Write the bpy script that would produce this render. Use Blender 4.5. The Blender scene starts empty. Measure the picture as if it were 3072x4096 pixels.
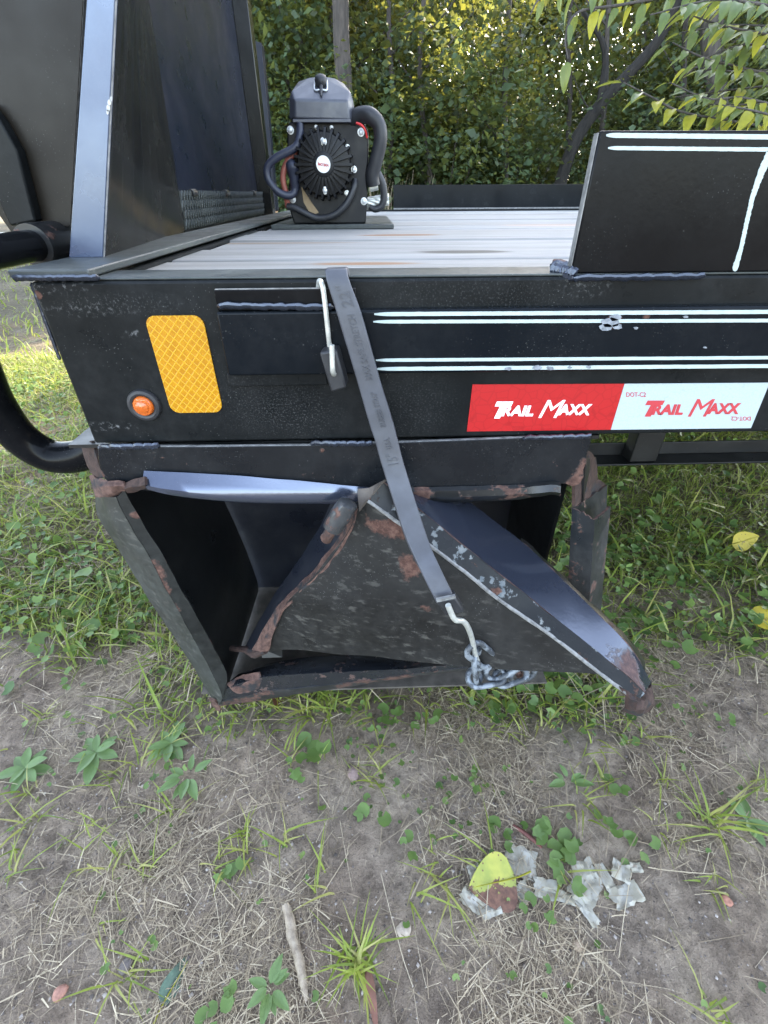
import bpy, bmesh, math, random
import numpy as np
from mathutils import Vector, Matrix, noise as mnoise
random.seed(7); RNG = np.random.default_rng(7)
SC = bpy.context.scene; COL = SC.collection
R = math.radians

# ------------------------------------------------------------------ camera
FPX, PSI, TH, RHO = 1828.07, .0284862, .608522, -.00538625      # focal length in photo pixels; yaw, pitch, roll
DECK = .70                                                       # rail top above the ground
CAM = Vector((0, -.437012, DECK + .0598948))
_f = Vector((math.sin(PSI)*math.cos(TH), math.cos(PSI)*math.cos(TH), -math.sin(TH)))
_r = Vector((math.cos(PSI), -math.sin(PSI), 0)); _u = _r.cross(_f)
CR = math.cos(RHO)*_r + math.sin(RHO)*_u; CU = -math.sin(RHO)*_r + math.cos(RHO)*_u; CF = _f
cd = bpy.data.cameras.new('camera'); cam = bpy.data.objects.new('camera', cd); COL.objects.link(cam)
cd.sensor_fit = 'VERTICAL'; cd.sensor_height = 36; cd.lens = FPX/4096*36
cd.clip_start = .01; cd.clip_end = 500
cam.matrix_world = Matrix(((CR.x, CU.x, -CF.x, CAM.x), (CR.y, CU.y, -CF.y, CAM.y), (CR.z, CU.z, -CF.z, CAM.z), (0, 0, 0, 1)))
SC.camera = cam

# ------------------------------------------------------------------ sky, sun, exposure
SUN_EL, SUN_AZ = R(29), R(32)          # azimuth from +Y towards +X
w = bpy.data.worlds.new('World'); SC.world = w; w.use_nodes = True
nt = w.node_tree; nt.nodes.clear()
sky = nt.nodes.new('ShaderNodeTexSky'); sky.sky_type = 'NISHITA'; sky.sun_disc = False
sky.sun_elevation = SUN_EL; sky.sun_rotation = SUN_AZ; sky.air_density = 1.0; sky.dust_density = 1.2; sky.ozone_density = 1.0
hs = nt.nodes.new('ShaderNodeHueSaturation'); hs.inputs['Saturation'].default_value = .64
bg = nt.nodes.new('ShaderNodeBackground'); bg.inputs['Strength'].default_value = .15
wo = nt.nodes.new('ShaderNodeOutputWorld')
nt.links.new(sky.outputs[0], hs.inputs['Color']); nt.links.new(hs.outputs[0], bg.inputs[0]); nt.links.new(bg.outputs[0], wo.inputs[0])
sd = bpy.data.lights.new('sun', 'SUN'); sd.energy = 3.6; sd.angle = R(.53); sd.color = (1, .86, .66)
sun = bpy.data.objects.new('sun', sd); COL.objects.link(sun)
tosun = Vector((math.sin(SUN_AZ)*math.cos(SUN_EL), math.cos(SUN_AZ)*math.cos(SUN_EL), math.sin(SUN_EL)))
sun.rotation_euler = tosun.to_track_quat('Z', 'Y').to_euler(); sun.location = (6, 12, 20)
SC.render.engine = 'CYCLES'
SC.view_settings.view_transform = 'Standard'; SC.view_settings.look = 'None'
SC.view_settings.exposure = 3.15; SC.view_settings.gamma = 1
SC.cycles.max_bounces = 8; SC.cycles.transmission_bounces = 4; SC.cycles.diffuse_bounces = 4
SC.cycles.use_denoising = True

# ------------------------------------------------------------------ measuring: where a sight line meets a real plane of the place
def ray(px, py): return CF + CR*((px-1536)/FPX) - CU*((py-2048)/FPX)
def AY(px, py, Y): d = ray(px, py); return CAM + d*((Y-CAM.y)/d.y)
def AZ(px, py, Z): d = ray(px, py); return CAM + d*((Z-CAM.z)/d.z)
def AX(px, py, X): d = ray(px, py); return CAM + d*((X-CAM.x)/d.x)

# ------------------------------------------------------------------ node helpers
class NT:
    def __init__(s, name):
        s.m = bpy.data.materials.new(name); s.m.use_nodes = True; s.t = s.m.node_tree; s.t.nodes.clear()
        s.out = s.n('ShaderNodeOutputMaterial')
    def n(s, kind, **kw):
        x = s.t.nodes.new(kind)
        for k, v in kw.items(): setattr(x, k, v)
        return x
    def put(s, sock, v):
        if isinstance(v, bpy.types.NodeSocket): s.t.links.new(v, sock)
        elif v is not None:
            if sock.type == 'RGBA' and len(v) == 3: v = (*v, 1)
            sock.default_value = v
    def pos(s):
        if not hasattr(s, '_p'): s._p = s.n('ShaderNodeNewGeometry')
        return s._p.outputs['Position']
    def obj(s):
        if not hasattr(s, '_o'): s._o = s.n('ShaderNodeTexCoord')
        return s._o.outputs['Object']
    def island(s):
        if not hasattr(s, '_p'): s._p = s.n('ShaderNodeNewGeometry')
        return s._p.outputs['Random Per Island']
    def scale(s, vec, v):
        x = s.n('ShaderNodeMapping'); s.put(x.inputs['Vector'], vec); x.inputs['Scale'].default_value = v; return x.outputs[0]
    def noise(s, scale, detail=4, vec=None, rough=.55, dist=0):
        x = s.n('ShaderNodeTexNoise'); s.put(x.inputs['Vector'], vec or s.pos())
        x.inputs['Scale'].default_value = scale; x.inputs['Detail'].default_value = detail
        x.inputs['Roughness'].default_value = rough; x.inputs['Distortion'].default_value = dist
        return x.outputs[0]
    def vor(s, scale, vec=None, feature='F1', out=0):
        x = s.n('ShaderNodeTexVoronoi', feature=feature); s.put(x.inputs['Vector'], vec or s.pos()); x.inputs['Scale'].default_value = scale
        return x.outputs[out]
    def ramp(s, f, a, b, lo=0., hi=1.):
        x = s.n('ShaderNodeMapRange'); s.put(x.inputs[0], f)
        for i, v in zip((1, 2, 3, 4), (a, b, lo, hi)): x.inputs[i].default_value = v
        return x.outputs[0]
    def cramp(s, f, stops):
        x = s.n('ShaderNodeValToRGB'); s.put(x.inputs[0], f); e = x.color_ramp.elements
        while len(e) < len(stops): e.new(.5)
        for i, (p, c) in enumerate(stops): e[i].position = p; e[i].color = (*c, 1)
        return x.outputs[0]
    def mix(s, f, a, b, mode='MIX'):
        x = s.n('ShaderNodeMixRGB', blend_type=mode); s.put(x.inputs[0], f); s.put(x.inputs[1], a); s.put(x.inputs[2], b); return x.outputs[0]
    def math(s, op, a, b=None, clamp=False):
        x = s.n('ShaderNodeMath', operation=op); x.use_clamp = clamp; s.put(x.inputs[0], a)
        if b is not None: s.put(x.inputs[1], b)
        return x.outputs[0]
    def dist(s, c, stretch=(1, 1, 1)):
        x = s.n('ShaderNodeMapping'); x.vector_type = 'POINT'; s.put(x.inputs['Vector'], s.pos())
        x.inputs['Location'].default_value = [-c[i]*stretch[i] for i in range(3)]; x.inputs['Scale'].default_value = stretch
        y = s.n('ShaderNodeVectorMath', operation='LENGTH'); s.put(y.inputs[0], x.outputs[0]); return y.outputs['Value']
    def bump(s, h, strength=.3, distance=.002, normal=None):
        x = s.n('ShaderNodeBump'); s.put(x.inputs['Height'], h); x.inputs['Strength'].default_value = strength
        x.inputs['Distance'].default_value = distance
        if normal: s.put(x.inputs['Normal'], normal)
        return x.outputs[0]
    def bsdf(s, **kw):
        x = s.n('ShaderNodeBsdfPrincipled')
        for k, v in kw.items(): s.put(x.inputs[k.replace('_', ' ')], v)
        s.t.links.new(x.outputs[0], s.out.inputs[0]); return s.m

RUSTS = [(0.0, (.020, .012, .010)), (.42, (.060, .030, .023)), (.58, (.115, .062, .047)), (1.0, (.19, .125, .10))]
def paint(name, base=(.010, .012, .015), rough=.24, dust=.25, dustcol=(.16, .16, .16), specks=.5, rust=0., spots=(), wave=.25, spec=.5, ior=1.5, tint=(1, 1, 1), streak=0., smears=(), chips=0., chipcol=(.35, .42, .45)):
    """black gloss paint with dust, grit specks, rust spots [(point, radius, stretch)] and peeled patches"""
    t = NT(name)
    col = base
    big = t.noise(7, 5); fine = t.noise(90, 5, rough=.7)
    d = t.math('MULTIPLY', t.ramp(big, .35, .75), dust)
    d = t.math('MULTIPLY', d, t.ramp(fine, .3, .7))
    col = t.mix(d, col, dustcol)
    rgh = t.ramp(t.noise(14, 5), .3, .75, rough*.75, rough*1.6)
    rgh = t.math('ADD', rgh, t.math('MULTIPLY', d, .5))
    if specks:
        sp = t.ramp(t.vor(330), .16, .08); area = t.ramp(t.noise(16, 3), .50, .68)
        sp = t.math('MULTIPLY', t.math('MULTIPLY', sp, area), specks)
        sp2 = t.math('MULTIPLY', t.math('MULTIPLY', t.ramp(t.vor(95), .075, .03), .5*specks), t.ramp(t.noise(9, 3), .45, .6)); sp = t.math('MAXIMUM', sp, sp2)
        col = t.mix(sp, col, (.36, .36, .34)); rgh = t.math('ADD', rgh, t.math('MULTIPLY', sp, .5))
    for sc_, sr, ss, fine_, amt in smears:
        q = t.ramp(t.math('DIVIDE', t.dist(sc_, ss), sr), 1., .25); g_ = t.ramp(t.noise(fine_, 6, rough=.7), .54, .64)
        q = t.math('MULTIPLY', t.math('MULTIPLY', q, g_), amt); col = t.mix(q, col, dustcol); rgh = t.math('ADD', rgh, t.math('MULTIPLY', q, .4))
    if streak:
        sk = t.ramp(t.noise(130, 5, t.scale(t.pos(), (.35, 1, 1.1)), .6), .56, .66); sk = t.math('MULTIPLY', sk, t.ramp(t.noise(11, 3), .38, .6, .15, streak)); col = t.mix(sk, col, (.105, .10, .088))
    if chips:
        cm = t.ramp(t.noise(42, 6, rough=.62), .60-.14*chips, .62-.14*chips)
        col = t.mix(cm, col, t.mix(t.ramp(t.noise(150, 3), .35, .65), chipcol, (.16, .17, .17))); rgh = t.math('ADD', rgh, t.math('MULTIPLY', cm, .35))
    rm = None
    rn = t.noise(38, 8, rough=.68)
    if rust: rm = t.ramp(rn, .70-.28*rust, .74-.28*rust)
    for sp in spots:
        c, r = sp[0], sp[1]; st = sp[2] if len(sp) > 2 else (1, 1, 1)
        q = t.math('SUBTRACT', 1.0, t.math('DIVIDE', t.dist(c, st), r))
        q = t.math('ADD', q, t.math('MULTIPLY', t.math('SUBTRACT', rn, .5), 3.2))
        q = t.ramp(q, .08, .38)
        rm = q if rm is None else t.math('MAXIMUM', rm, q)
    b = t.bump(big, wave*.25, .004)
    b = t.bump(t.noise(260, 3), .05, .001, b)
    if rm is not None:
        rc = t.cramp(t.noise(120, 6, rough=.7), RUSTS)
        col = t.mix(rm, col, rc); rgh = t.mix(rm, rgh, (.85, .85, .85))
        b = t.bump(t.math('MULTIPLY', rm, t.noise(300, 4)), .5, .0015, b)
    return t.bsdf(Base_Color=col, Roughness=rgh, Normal=b, Specular_IOR_Level=spec, IOR=ior, Specular_Tint=tint)
def rust_mat(name='rust', tone=1.):
    t = NT(name); n = t.noise(130, 7, rough=.7)
    c = t.cramp(n, [(p, tuple(x*tone for x in c)) for p, c in RUSTS])
    c = t.mix(t.ramp(t.noise(35, 5), .56, .64), c, (.018, .018, .02))
    return t.bsdf(Base_Color=c, Roughness=.85, Normal=t.bump(n, .6, .002))
def plain(name, col, rough=.5, metal=0., var=.15, scale=60, bump=.0, spec=.5, **kw):
    t = NT(name); n = t.noise(scale, 5)
    c = t.mix(t.ramp(n, .3, .7), tuple(x*(1-var) for x in col), tuple(min(1, x*(1+var)) for x in col))
    r = t.ramp(t.noise(scale*.4, 4), .3, .7, max(.03, rough*.8), min(1, rough*1.2))
    kk = dict(Base_Color=c, Roughness=r, Metallic=metal, Specular_IOR_Level=spec)
    if bump: kk['Normal'] = t.bump(t.noise(scale*4, 4), bump, .001)
    kk.update(kw); return t.bsdf(**kk)
def foliage(name, cols, trans=.45, gloss=.35, back=None, clump=0.):
    """leaf: diffuse + light let through + a slight sheen, each leaf its own tone"""
    t = NT(name); c = t.cramp(t.island(), [(i/(len(cols)-1), q) for i, q in enumerate(cols)])
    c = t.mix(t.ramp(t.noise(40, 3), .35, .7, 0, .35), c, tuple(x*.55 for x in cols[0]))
    if clump: c = t.mix(t.ramp(t.noise(clump, 3), .42, .60, .85, 0), c, tuple(x*.35 for x in cols[0])); c = t.mix(t.ramp(t.noise(clump*1.7, 2), .55, .68, 0, .5), c, tuple(min(1, x*1.9) for x in cols[-2]))  # light and dark of the leaf masses put into the colour
    d = t.n('ShaderNodeBsdfPrincipled'); t.put(d.inputs['Base Color'], c); d.inputs['Roughness'].default_value = gloss; d.inputs['Specular IOR Level'].default_value = .35
    tr = t.n('ShaderNodeBsdfTranslucent'); t.put(tr.inputs[0], t.mix(.4, c, back or (.40, .42, .05)))
    m1 = t.n('ShaderNodeMixShader'); m1.inputs[0].default_value = trans; t.t.links.new(d.outputs[0], m1.inputs[1]); t.t.links.new(tr.outputs[0], m1.inputs[2])
    t.t.links.new(m1.outputs[0], t.out.inputs[0]); return t.m

# ------------------------------------------------------------------ object helpers
def tag(o, label=None, cat=None, group=None, kind=None):
    for k, v in (('label', label), ('category', cat), ('group', group), ('kind', kind)):
        if v: o[k] = v
    return o
def empty(name, loc, label, cat, group=None, rz=0):
    o = bpy.data.objects.new(name, None); COL.objects.link(o); o.location = loc; o.rotation_euler = (0, 0, rz)
    o.empty_display_size = .05; return tag(o, label, cat, group)
def wloc(o):
    v = Vector((0, 0, 0))
    while o: v += Vector(o.location); o = o.parent
    return v
def copy_tree(o, parent=None):
    c = o.copy(); COL.objects.link(c); c.parent = parent
    for ch in list(o.children): copy_tree(ch, c)
    return c
def np_mesh(name, V, F):
    """V (n,3), F (m,k) arrays, one k"""
    me = bpy.data.meshes.new(name); V = np.asarray(V, np.float32); F = np.asarray(F, np.int32); k = F.shape[1]
    me.vertices.add(len(V)); me.vertices.foreach_set('co', V.ravel())
    me.loops.add(F.size); me.loops.foreach_set('vertex_index', F.ravel())
    me.polygons.add(len(F)); me.polygons.foreach_set('loop_start', np.arange(0, F.size, k, dtype=np.int32))
    me.update(calc_edges=True); me.validate(); return me
def catmull(pts, n=6):
    pts = [Vector(p) for p in pts]; P = [2*pts[0]-pts[1]] + pts + [2*pts[-1]-pts[-2]]; out = []
    for i in range(1, len(P)-2):
        a, b, c, d = P[i-1:i+3]
        for k in range(n):
            t = k/n; out.append(.5*((2*b)+(c-a)*t+(2*a-5*b+4*c-d)*t*t+(3*b-a-3*c+d)*t**3))
    return out + [pts[-1]]
def lerp_list(l, n):
    """resample a polyline (vectors) to n points"""
    l = [Vector(p) for p in l]; s = [0]
    for a, b in zip(l, l[1:]): s.append(s[-1]+(b-a).length)
    out = []
    for i in range(n):
        q = s[-1]*i/(n-1); k = 0
        while k < len(l)-2 and s[k+1] < q: k += 1
        d = s[k+1]-s[k]; out.append(l[k].lerp(l[k+1], (q-s[k])/d if d else 0))
    return out
class MB:
    def __init__(s): s.v = []; s.f = []; s.m = []
    def add(s, vs, fs, m=0):
        o = len(s.v); s.v += [Vector(v) for v in vs]; s.f += [tuple(i+o for i in f) for f in fs]
        s.m += [m]*len(fs) if isinstance(m, int) else list(m); return s
    def box(s, a, b, m=0):
        (x0, y0, z0), (x1, y1, z1) = a, b
        return s.add([(x0, y0, z0), (x1, y0, z0), (x1, y1, z0), (x0, y1, z0), (x0, y0, z1), (x1, y0, z1), (x1, y1, z1), (x0, y1, z1)],
                     [(3, 2, 1, 0), (4, 5, 6, 7), (0, 1, 5, 4), (1, 2, 6, 5), (2, 3, 7, 6), (3, 0, 4, 7)], m)
    def slab(s, poly, vec, m=0, edge=None):
        """polygon pushed along vec; both faces and sides"""
        n = len(poly); vec = Vector(vec); e = m if edge is None else edge
        P = [Vector(p) for p in poly]; nn = Vector((0, 0, 0))
        for i in range(n): nn += P[i].cross(P[(i+1) % n])
        if nn.dot(vec) > 0: P.reverse()
        return s.add(P + [p+vec for p in P], [tuple(range(n)), tuple(range(2*n-1, n-1, -1))] + [((i+1) % n, i, i+n, (i+1) % n+n) for i in range(n)], [m, m]+[e]*n)
    def sheet(s, rows, th, m=0, edge=None, wob=0, wf=25, seed=0):
        """bent sheet metal: grid of points given thickness along its normals"""
        nr, nc = len(rows), len(rows[0]); G = [[Vector(p) for p in r] for r in rows]
        if wob:
            for r in range(nr):
                for c in range(nc):
                    G[r][c] = G[r][c] + mnoise.noise_vector(G[r][c]*wf + Vector((seed, 0, 0)))*wob
        N = [[None]*nc for _ in range(nr)]
        for r in range(nr):
            for c in range(nc):
                a = G[min(r+1, nr-1)][c]-G[max(r-1, 0)][c]; b = G[r][min(c+1, nc-1)]-G[r][max(c-1, 0)]
                n = a.cross(b); N[r][c] = n.normalized() if n.length > 1e-12 else Vector((0, -1, 0))
        top = [G[r][c]+N[r][c]*th/2 for r in range(nr) for c in range(nc)]; bot = [G[r][c]-N[r][c]*th/2 for r in range(nr) for c in range(nc)]
        k = nr*nc; F = []; M = []; e = m if edge is None else edge
        for r in range(nr-1):
            for c in range(nc-1):
                i = r*nc+c; F.append((i, i+nc, i+nc+1, i+1)); F.append((k+i, k+i+1, k+i+nc+1, k+i+nc)); M += [m, m]
        for c in range(nc-1):
            F.append((c, c+1, k+c+1, k+c)); i = (nr-1)*nc+c; F.append((i+1, i, k+i, k+i+1)); M += [e, e]
        for r in range(nr-1):
            i = r*nc; F.append((i+nc, i, k+i, k+i+nc)); i = r*nc+nc-1; F.append((i, i+nc, k+i+nc, k+i)); M += [e, e]
        return s.add(top+bot, F, M)
    def tube(s, path, rad, n=10, m=0, caps=True, closed=False, smooth=0, wob=0, flat=1.):
        P = catmull(path, smooth) if smooth else [Vector(p) for p in path]
        L = len(P); rad = [rad]*L if not hasattr(rad, '__len__') else [rad[min(len(rad)-1, int(round(i*(len(rad)-1)/max(1, L-1))))] if smooth == 0 else
              float(np.interp(i/(L-1), np.linspace(0, 1, len(rad)), rad)) for i in range(L)]
        up = None; V = []
        for i in range(L):
            if closed: t = P[(i+1) % L]-P[i-1]
            else: t = P[min(i+1, L-1)]-P[max(i-1, 0)]
            t = t.normalized() if t.length > 1e-12 else Vector((0, 0, 1))
            if up is None: up = t.orthogonal().normalized()
            else:
                up = up - t*up.dot(t); up = up.normalized() if up.length > 1e-9 else t.orthogonal().normalized()
            sd = t.cross(up)
            for k in range(n):
                a = 2*math.pi*k/n; d = up*math.cos(a)*flat+sd*math.sin(a); r = rad[i]
                if wob: r *= 1+wob*mnoise.noise((P[i]+d*r)*180)
                V.append(P[i]+d*r)
        F = []
        for i in range(L if closed else L-1):
            j = (i+1) % L
            for k in range(n): F.append((i*n+k, i*n+(k+1) % n, j*n+(k+1) % n, j*n+k))
        if caps and not closed: F += [tuple(range(n-1, -1, -1)), tuple((L-1)*n+k for k in range(n))]
        return s.add(V, F, m)
    def lathe(s, prof, c, axis, n=24, m=0, ref=None):
        """profile [(radius, along axis)] turned round axis through c"""
        ax = Vector(axis).normalized(); u = (Vector(ref) if ref else ax.orthogonal()).normalized(); vv = ax.cross(u); c = Vector(c); V = []
        for r, h in prof:
            for k in range(n):
                a = 2*math.pi*k/n; V.append(c+ax*h+(u*math.cos(a)+vv*math.sin(a))*r)
        F = [(i*n+k, i*n+(k+1) % n, (i+1)*n+(k+1) % n, (i+1)*n+k) for i in range(len(prof)-1) for k in range(n)]
        F += [tuple(range(n-1, -1, -1)), tuple((len(prof)-1)*n+k for k in range(n))]
        return s.add(V, F, m)
    def build(s, name, mats, parent=None, bevel=0, smooth=35, label=None, segs=2):
        me = bpy.data.meshes.new(name); off = wloc(parent) if parent else Vector((0, 0, 0))
        me.from_pydata([tuple(v-off) for v in s.v], [], s.f)
        for mm in (mats if isinstance(mats, (list, tuple)) else [mats]): me.materials.append(mm)
        me.polygons.foreach_set('material_index', s.m)
        bm = bmesh.new(); bm.from_mesh(me); bmesh.ops.recalc_face_normals(bm, faces=bm.faces); bm.to_mesh(me); bm.free()
        if smooth: me.shade_smooth(); me.set_sharp_from_angle(angle=R(smooth))
        o = bpy.data.objects.new(name, me); COL.objects.link(o); o.parent = parent
        if bevel:
            b = o.modifiers.new('bevel', 'BEVEL'); b.width = bevel; b.segments = segs; b.limit_method = 'ANGLE'; b.angle_limit = R(40); b.harden_normals = False
        if label: o['label'] = label
        return o
def weld(path, r, parent, mat, name='weld_bead', flat=.6, n=40):
    P = lerp_list(path, n); rad = [r*(.85+.22*mnoise.noise(Vector((i*.35, r*700, 3)))+.05*math.sin(i*2.1)) for i in range(n)]
    rad[0] = rad[-1] = r*.25
    P = [p+Vector((0, 0, .25*r*mnoise.noise(Vector((i*.6, 9, r*300))))) for i, p in enumerate(P)]
    return MB().tube(P, rad, 8, flat=flat).build(name, mat, parent)
def text_geo(body, extrude=.0, offset=0., shear=0.):
    c = bpy.data.curves.new('t', 'FONT'); c.body = body; c.size = 1; c.extrude = extrude; c.offset = offset; c.shear = shear; c.resolution_u = 3
    o = bpy.data.objects.new('t', c); COL.objects.link(o); dg = bpy.context.evaluated_depsgraph_get()
    me = bpy.data.meshes.new_from_object(o.evaluated_get(dg)); bpy.data.objects.remove(o); bpy.data.curves.remove(c)
    V = [v.co.copy() for v in me.vertices]; F = [tuple(p.vertices) for p in me.polygons]; bpy.data.meshes.remove(me); return V, F
def fit_text(mb, body, corners, nrm, h, m=0, offset=.03, shear=0.):
    """text stretched into the quadrilateral corners = (top-left, top-right, bottom-left, bottom-right), standing h proud along nrm"""
    V, F = text_geo(body, .5, offset, shear)
    x0, x1 = min(v.x for v in V), max(v.x for v in V); y0, y1 = min(v.y for v in V), max(v.y for v in V); z0, z1 = min(v.z for v in V), max(v.z for v in V)
    tl, tr, bl, br = [Vector(c) for c in corners]; nrm = Vector(nrm)
    out = []
    for v in V:
        a = (v.x-x0)/(x1-x0); b = (v.y-y0)/(y1-y0); c = (v.z-z0)/max(1e-9, z1-z0)
        out.append(bl.lerp(br, a).lerp(tl.lerp(tr, a), b)+nrm*(h*c))
    mb.add(out, F, m)

# ------------------------------------------------------------------ materials
def W(px, py, Y=0): return AY(px, py, Y)
M = {}
M['rail'] = paint('rail_paint', (.0055, .0068, .0075), .30, .10, specks=.4, spec=.12, smears=[(W(1180, 1660), .06, (1, 1, 1.6), 560, .4), (W(1650, 1640), .05, (.8, 1, 1), 520, .25), (W(480, 1215), .04, (.6, 1, 3.5), 420, .4), (W(420, 1706), .02, (.5, 1, 3), 200, .9), (W(560, 1340), .012, (.6, 1, 2), 150, .8), (W(1000, 1610), .05, (1, 1, 1), 620, .25), (W(200, 1140), .02, (.4, 1, 2), 200, .6), (W(330, 1240), .03, (.5, 1, 4), 260, .5), (W(1900, 1180), .07, (.5, 1, 3), 520, .22), (W(2350, 1135), .03, (1, 1, 2), 240, .4), (W(760, 1560), .01, (1, 1, 1), 200, .6)], spots=[(W(150, 1180), .004), (W(215, 1420), .004)])
M['gloss'] = paint('gloss_black_paint', (.004, .0045, .0055), .17, .03, specks=.2, wave=.5, spec=.10)
M['rub'] = paint('rub_rail_paint', (.0035, .0055, .008), .2, .05, specks=.3, wave=.4, spec=.12, spots=[(W(2455, 1285, -.012), .007), (W(2590, 1262, -.012), .004)])  # sky reflection put in as a bluish base
M['weld'] = paint('weld_paint', (.022, .026, .038), .2, .1, specks=.05, wave=.4, spec=.6, ior=1.55, tint=(.75, .83, 1))  # blue sky highlight put into base colour and tint
M['edge'] = plain('scuffed_skylit_edge', (.17, .17, .165), .5, var=.5, scale=140)  # pale edges; on the box's top strip a sky glint put into colour
M['flange'] = paint('rail_top_paint', (.030, .036, .036), .42, .6, (.13, .14, .12), specks=.8)
M['panel'] = paint('panel_paint', (.006, .0062, .006), .2, .05, specks=.2, spec=.4)
M['navy'] = paint('navy_black_paint', (.006, .0085, .017), .3, .06, (.05, .055, .07), specks=.15, spec=.2)
M['brownish'] = paint('warm_black_paint', (.013, .0105, .0075), .3, .12, (.04, .034, .027), specks=.25, spec=.2)
M['post'] = paint('post_paint', (.040, .052, .088), .26, .22, (.22, .23, .27), specks=.2, spec=.8, ior=1.65, tint=(.72, .82, 1))  # blue sky reflection painted into base colour and specular tint
M['boxpaint'] = paint('box_paint', (.006, .0072, .009), .27, .15, (.10, .10, .095), specks=.3, rust=.15, spec=.3)
M['strip'] = paint('strip_paint', (.006, .0072, .009), .25, .12, (.09, .095, .1), specks=.3, rust=.14, spec=.3, spots=[(W(2345, 1870, -.006), .012), (W(2310, 1938, -.006), .014), (W(400, 1900, -.006), .010), (W(1290, 1800, -.006), .005), (W(470, 1935, -.006), .006)])
M['boxrust'] = paint('rusty_box_paint', (.007, .008, .009), .3, .2, (.10, .10, .095), specks=.35, rust=.42)
M['inner'] = paint('box_inner_paint', (.005, .006, .0065), .35, .2, (.06, .055, .045), specks=.3, rust=.05)
M['liner'] = paint('box_liner_paint', (.010, .012, .018), .3, .15, specks=.2)
M['door'] = paint('door_paint', (.008, .008, .008), .45, .55, (.055, .052, .046), specks=.5, spec=.25, streak=.5,
                  spots=[(W(1560, 2110, -.045), .024, (1, .6, 1.6)), (W(1655, 2265, -.06), .018), (W(1720, 2410, -.065), .012), (W(1600, 2120, -.05), .016)])
M['peel'] = paint('peeling_paint', (.006, .0065, .007), .25, .1, specks=.1, chips=.02, chipcol=(.09, .105, .115), rust=.36, spec=.2)
M['flangeblue'] = paint('door_flange_paint', (.020, .024, .036), .12, .06, (.10, .10, .1), specks=.1, wave=.15, spec=.6, ior=1.6, tint=(.70, .78, 1), spots=[(W(2570, 2700, -.14), .035), (W(2500, 2560, -.12), .02)])  # blue of the mirrored sky put into base and specular tint
M['lip'] = paint('lip_paint', (.024, .029, .044), .15, .10, specks=.1, wave=.25, spec=.9, ior=1.75, tint=(.70, .78, 1), spots=[(W(585, 1910, -.03), .012)])  # bright sky sheen helped by a painted bluish base and tint
M['rust'] = rust_mat(); M['rustdark'] = rust_mat('dark_rust', .45); M['rustpale'] = rust_mat('pale_rust', 1.5)
M['stripe'] = plain('stripe_paint', (.39, .46, .45), .4, var=.08, scale=90)
M['rubber'] = plain('strap_rubber', (.052, .055, .066), .5, var=.2, scale=50, bump=.15)
M['rubberdark'] = plain('dark_rubber', (.016, .017, .02), .5, var=.2, bump=.1)
M['zinc'] = plain('zinc_wire', (.55, .56, .52), .38, .55, .2, 120, .1)
M['steel'] = plain('bright_steel', (.50, .52, .53), .38, .6, .1)
t = NT('flaking_chain_paint'); cm = t.ramp(t.noise(75, 5, rough=.6), .46, .54)
c = t.mix(cm, (.21, .235, .26), (.055, .062, .07)); c = t.mix(t.ramp(t.noise(60, 5), .66, .70), c, (.20, .08, .04))
M['chain'] = t.bsdf(Base_Color=c, Roughness=.5, Metallic=.2, Normal=t.bump(cm, .4, .0006))
M['plastic'] = plain('winch_plastic', (.034, .038, .052), .42, var=.12, scale=120, bump=.08, spec=.9)
M['casting'] = plain('winch_casting', (.005, .0055, .007), .45, var=.2, scale=70, bump=.1, spec=.3)
M['cable'] = plain('blue_black_cable', (.020, .024, .042), .42, var=.15)
M['redcable'] = plain('red_cable', (.24, .07, .05), .5, var=.2)
M['redwire'] = plain('red_wire', (.55, .03, .03), .4)
M['badge'] = plain('white_badge', (.75, .77, .76), .35, var=.05)
M['redprint'] = plain('red_print', (.42, .035, .045), .45, var=.1)
M['pale'] = plain('white_print', (.80, .82, .84), .45, var=.05)
t = NT('red_tape'); hx = t.vor(95, t.scale(t.pos(), (1, .0, 1)), 'DISTANCE_TO_EDGE')
M['tapered'] = t.bsdf(Base_Color=t.mix(t.ramp(hx, .02, .05), (.32, .008, .010), (.385, .0105, .0125)), Roughness=.32)
t = NT('white_tape'); hx = t.vor(330, t.scale(t.pos(), (1, .0, 1.1)), 'DISTANCE_TO_EDGE')
M['tapewhite'] = t.bsdf(Base_Color=t.mix(t.ramp(hx, .02, .07), (.34, .41, .44), (.39, .455, .48)), Roughness=.3)
# amber reflector: raised diamond net
t = NT('amber_reflector')
p = t.n('ShaderNodeSeparateXYZ'); t.put(p.inputs[0], t.pos())
a = t.math('FRACT', t.math('MULTIPLY', t.math('ADD', t.math('MULTIPLY', p.outputs[0], 1.1), p.outputs[2]), 118)); b = t.math('FRACT', t.math('MULTIPLY', t.math('SUBTRACT', t.math('MULTIPLY', p.outputs[0], 1.1), p.outputs[2]), 118))
net = t.math('MAXIMUM', t.ramp(t.math('ABSOLUTE', t.math('SUBTRACT', a, .5)), .39, .43), t.ramp(t.math('ABSOLUTE', t.math('SUBTRACT', b, .5)), .39, .43))
M['amber'] = t.bsdf(Base_Color=t.mix(net, t.mix(t.ramp(t.noise(160, 3), .4, .6), (.385, .165, .002), (.44, .20, .003)), (.52, .275, .006)), Roughness=.28, Normal=t.bump(net, .4, .0006))
t = NT('amber_lens'); M['lens'] = t.bsdf(Base_Color=(.75, .16, .02), Roughness=.08, Transmission_Weight=.35, Specular_IOR_Level=.8, Normal=t.bump(t.vor(420), .25, .001))
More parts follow.
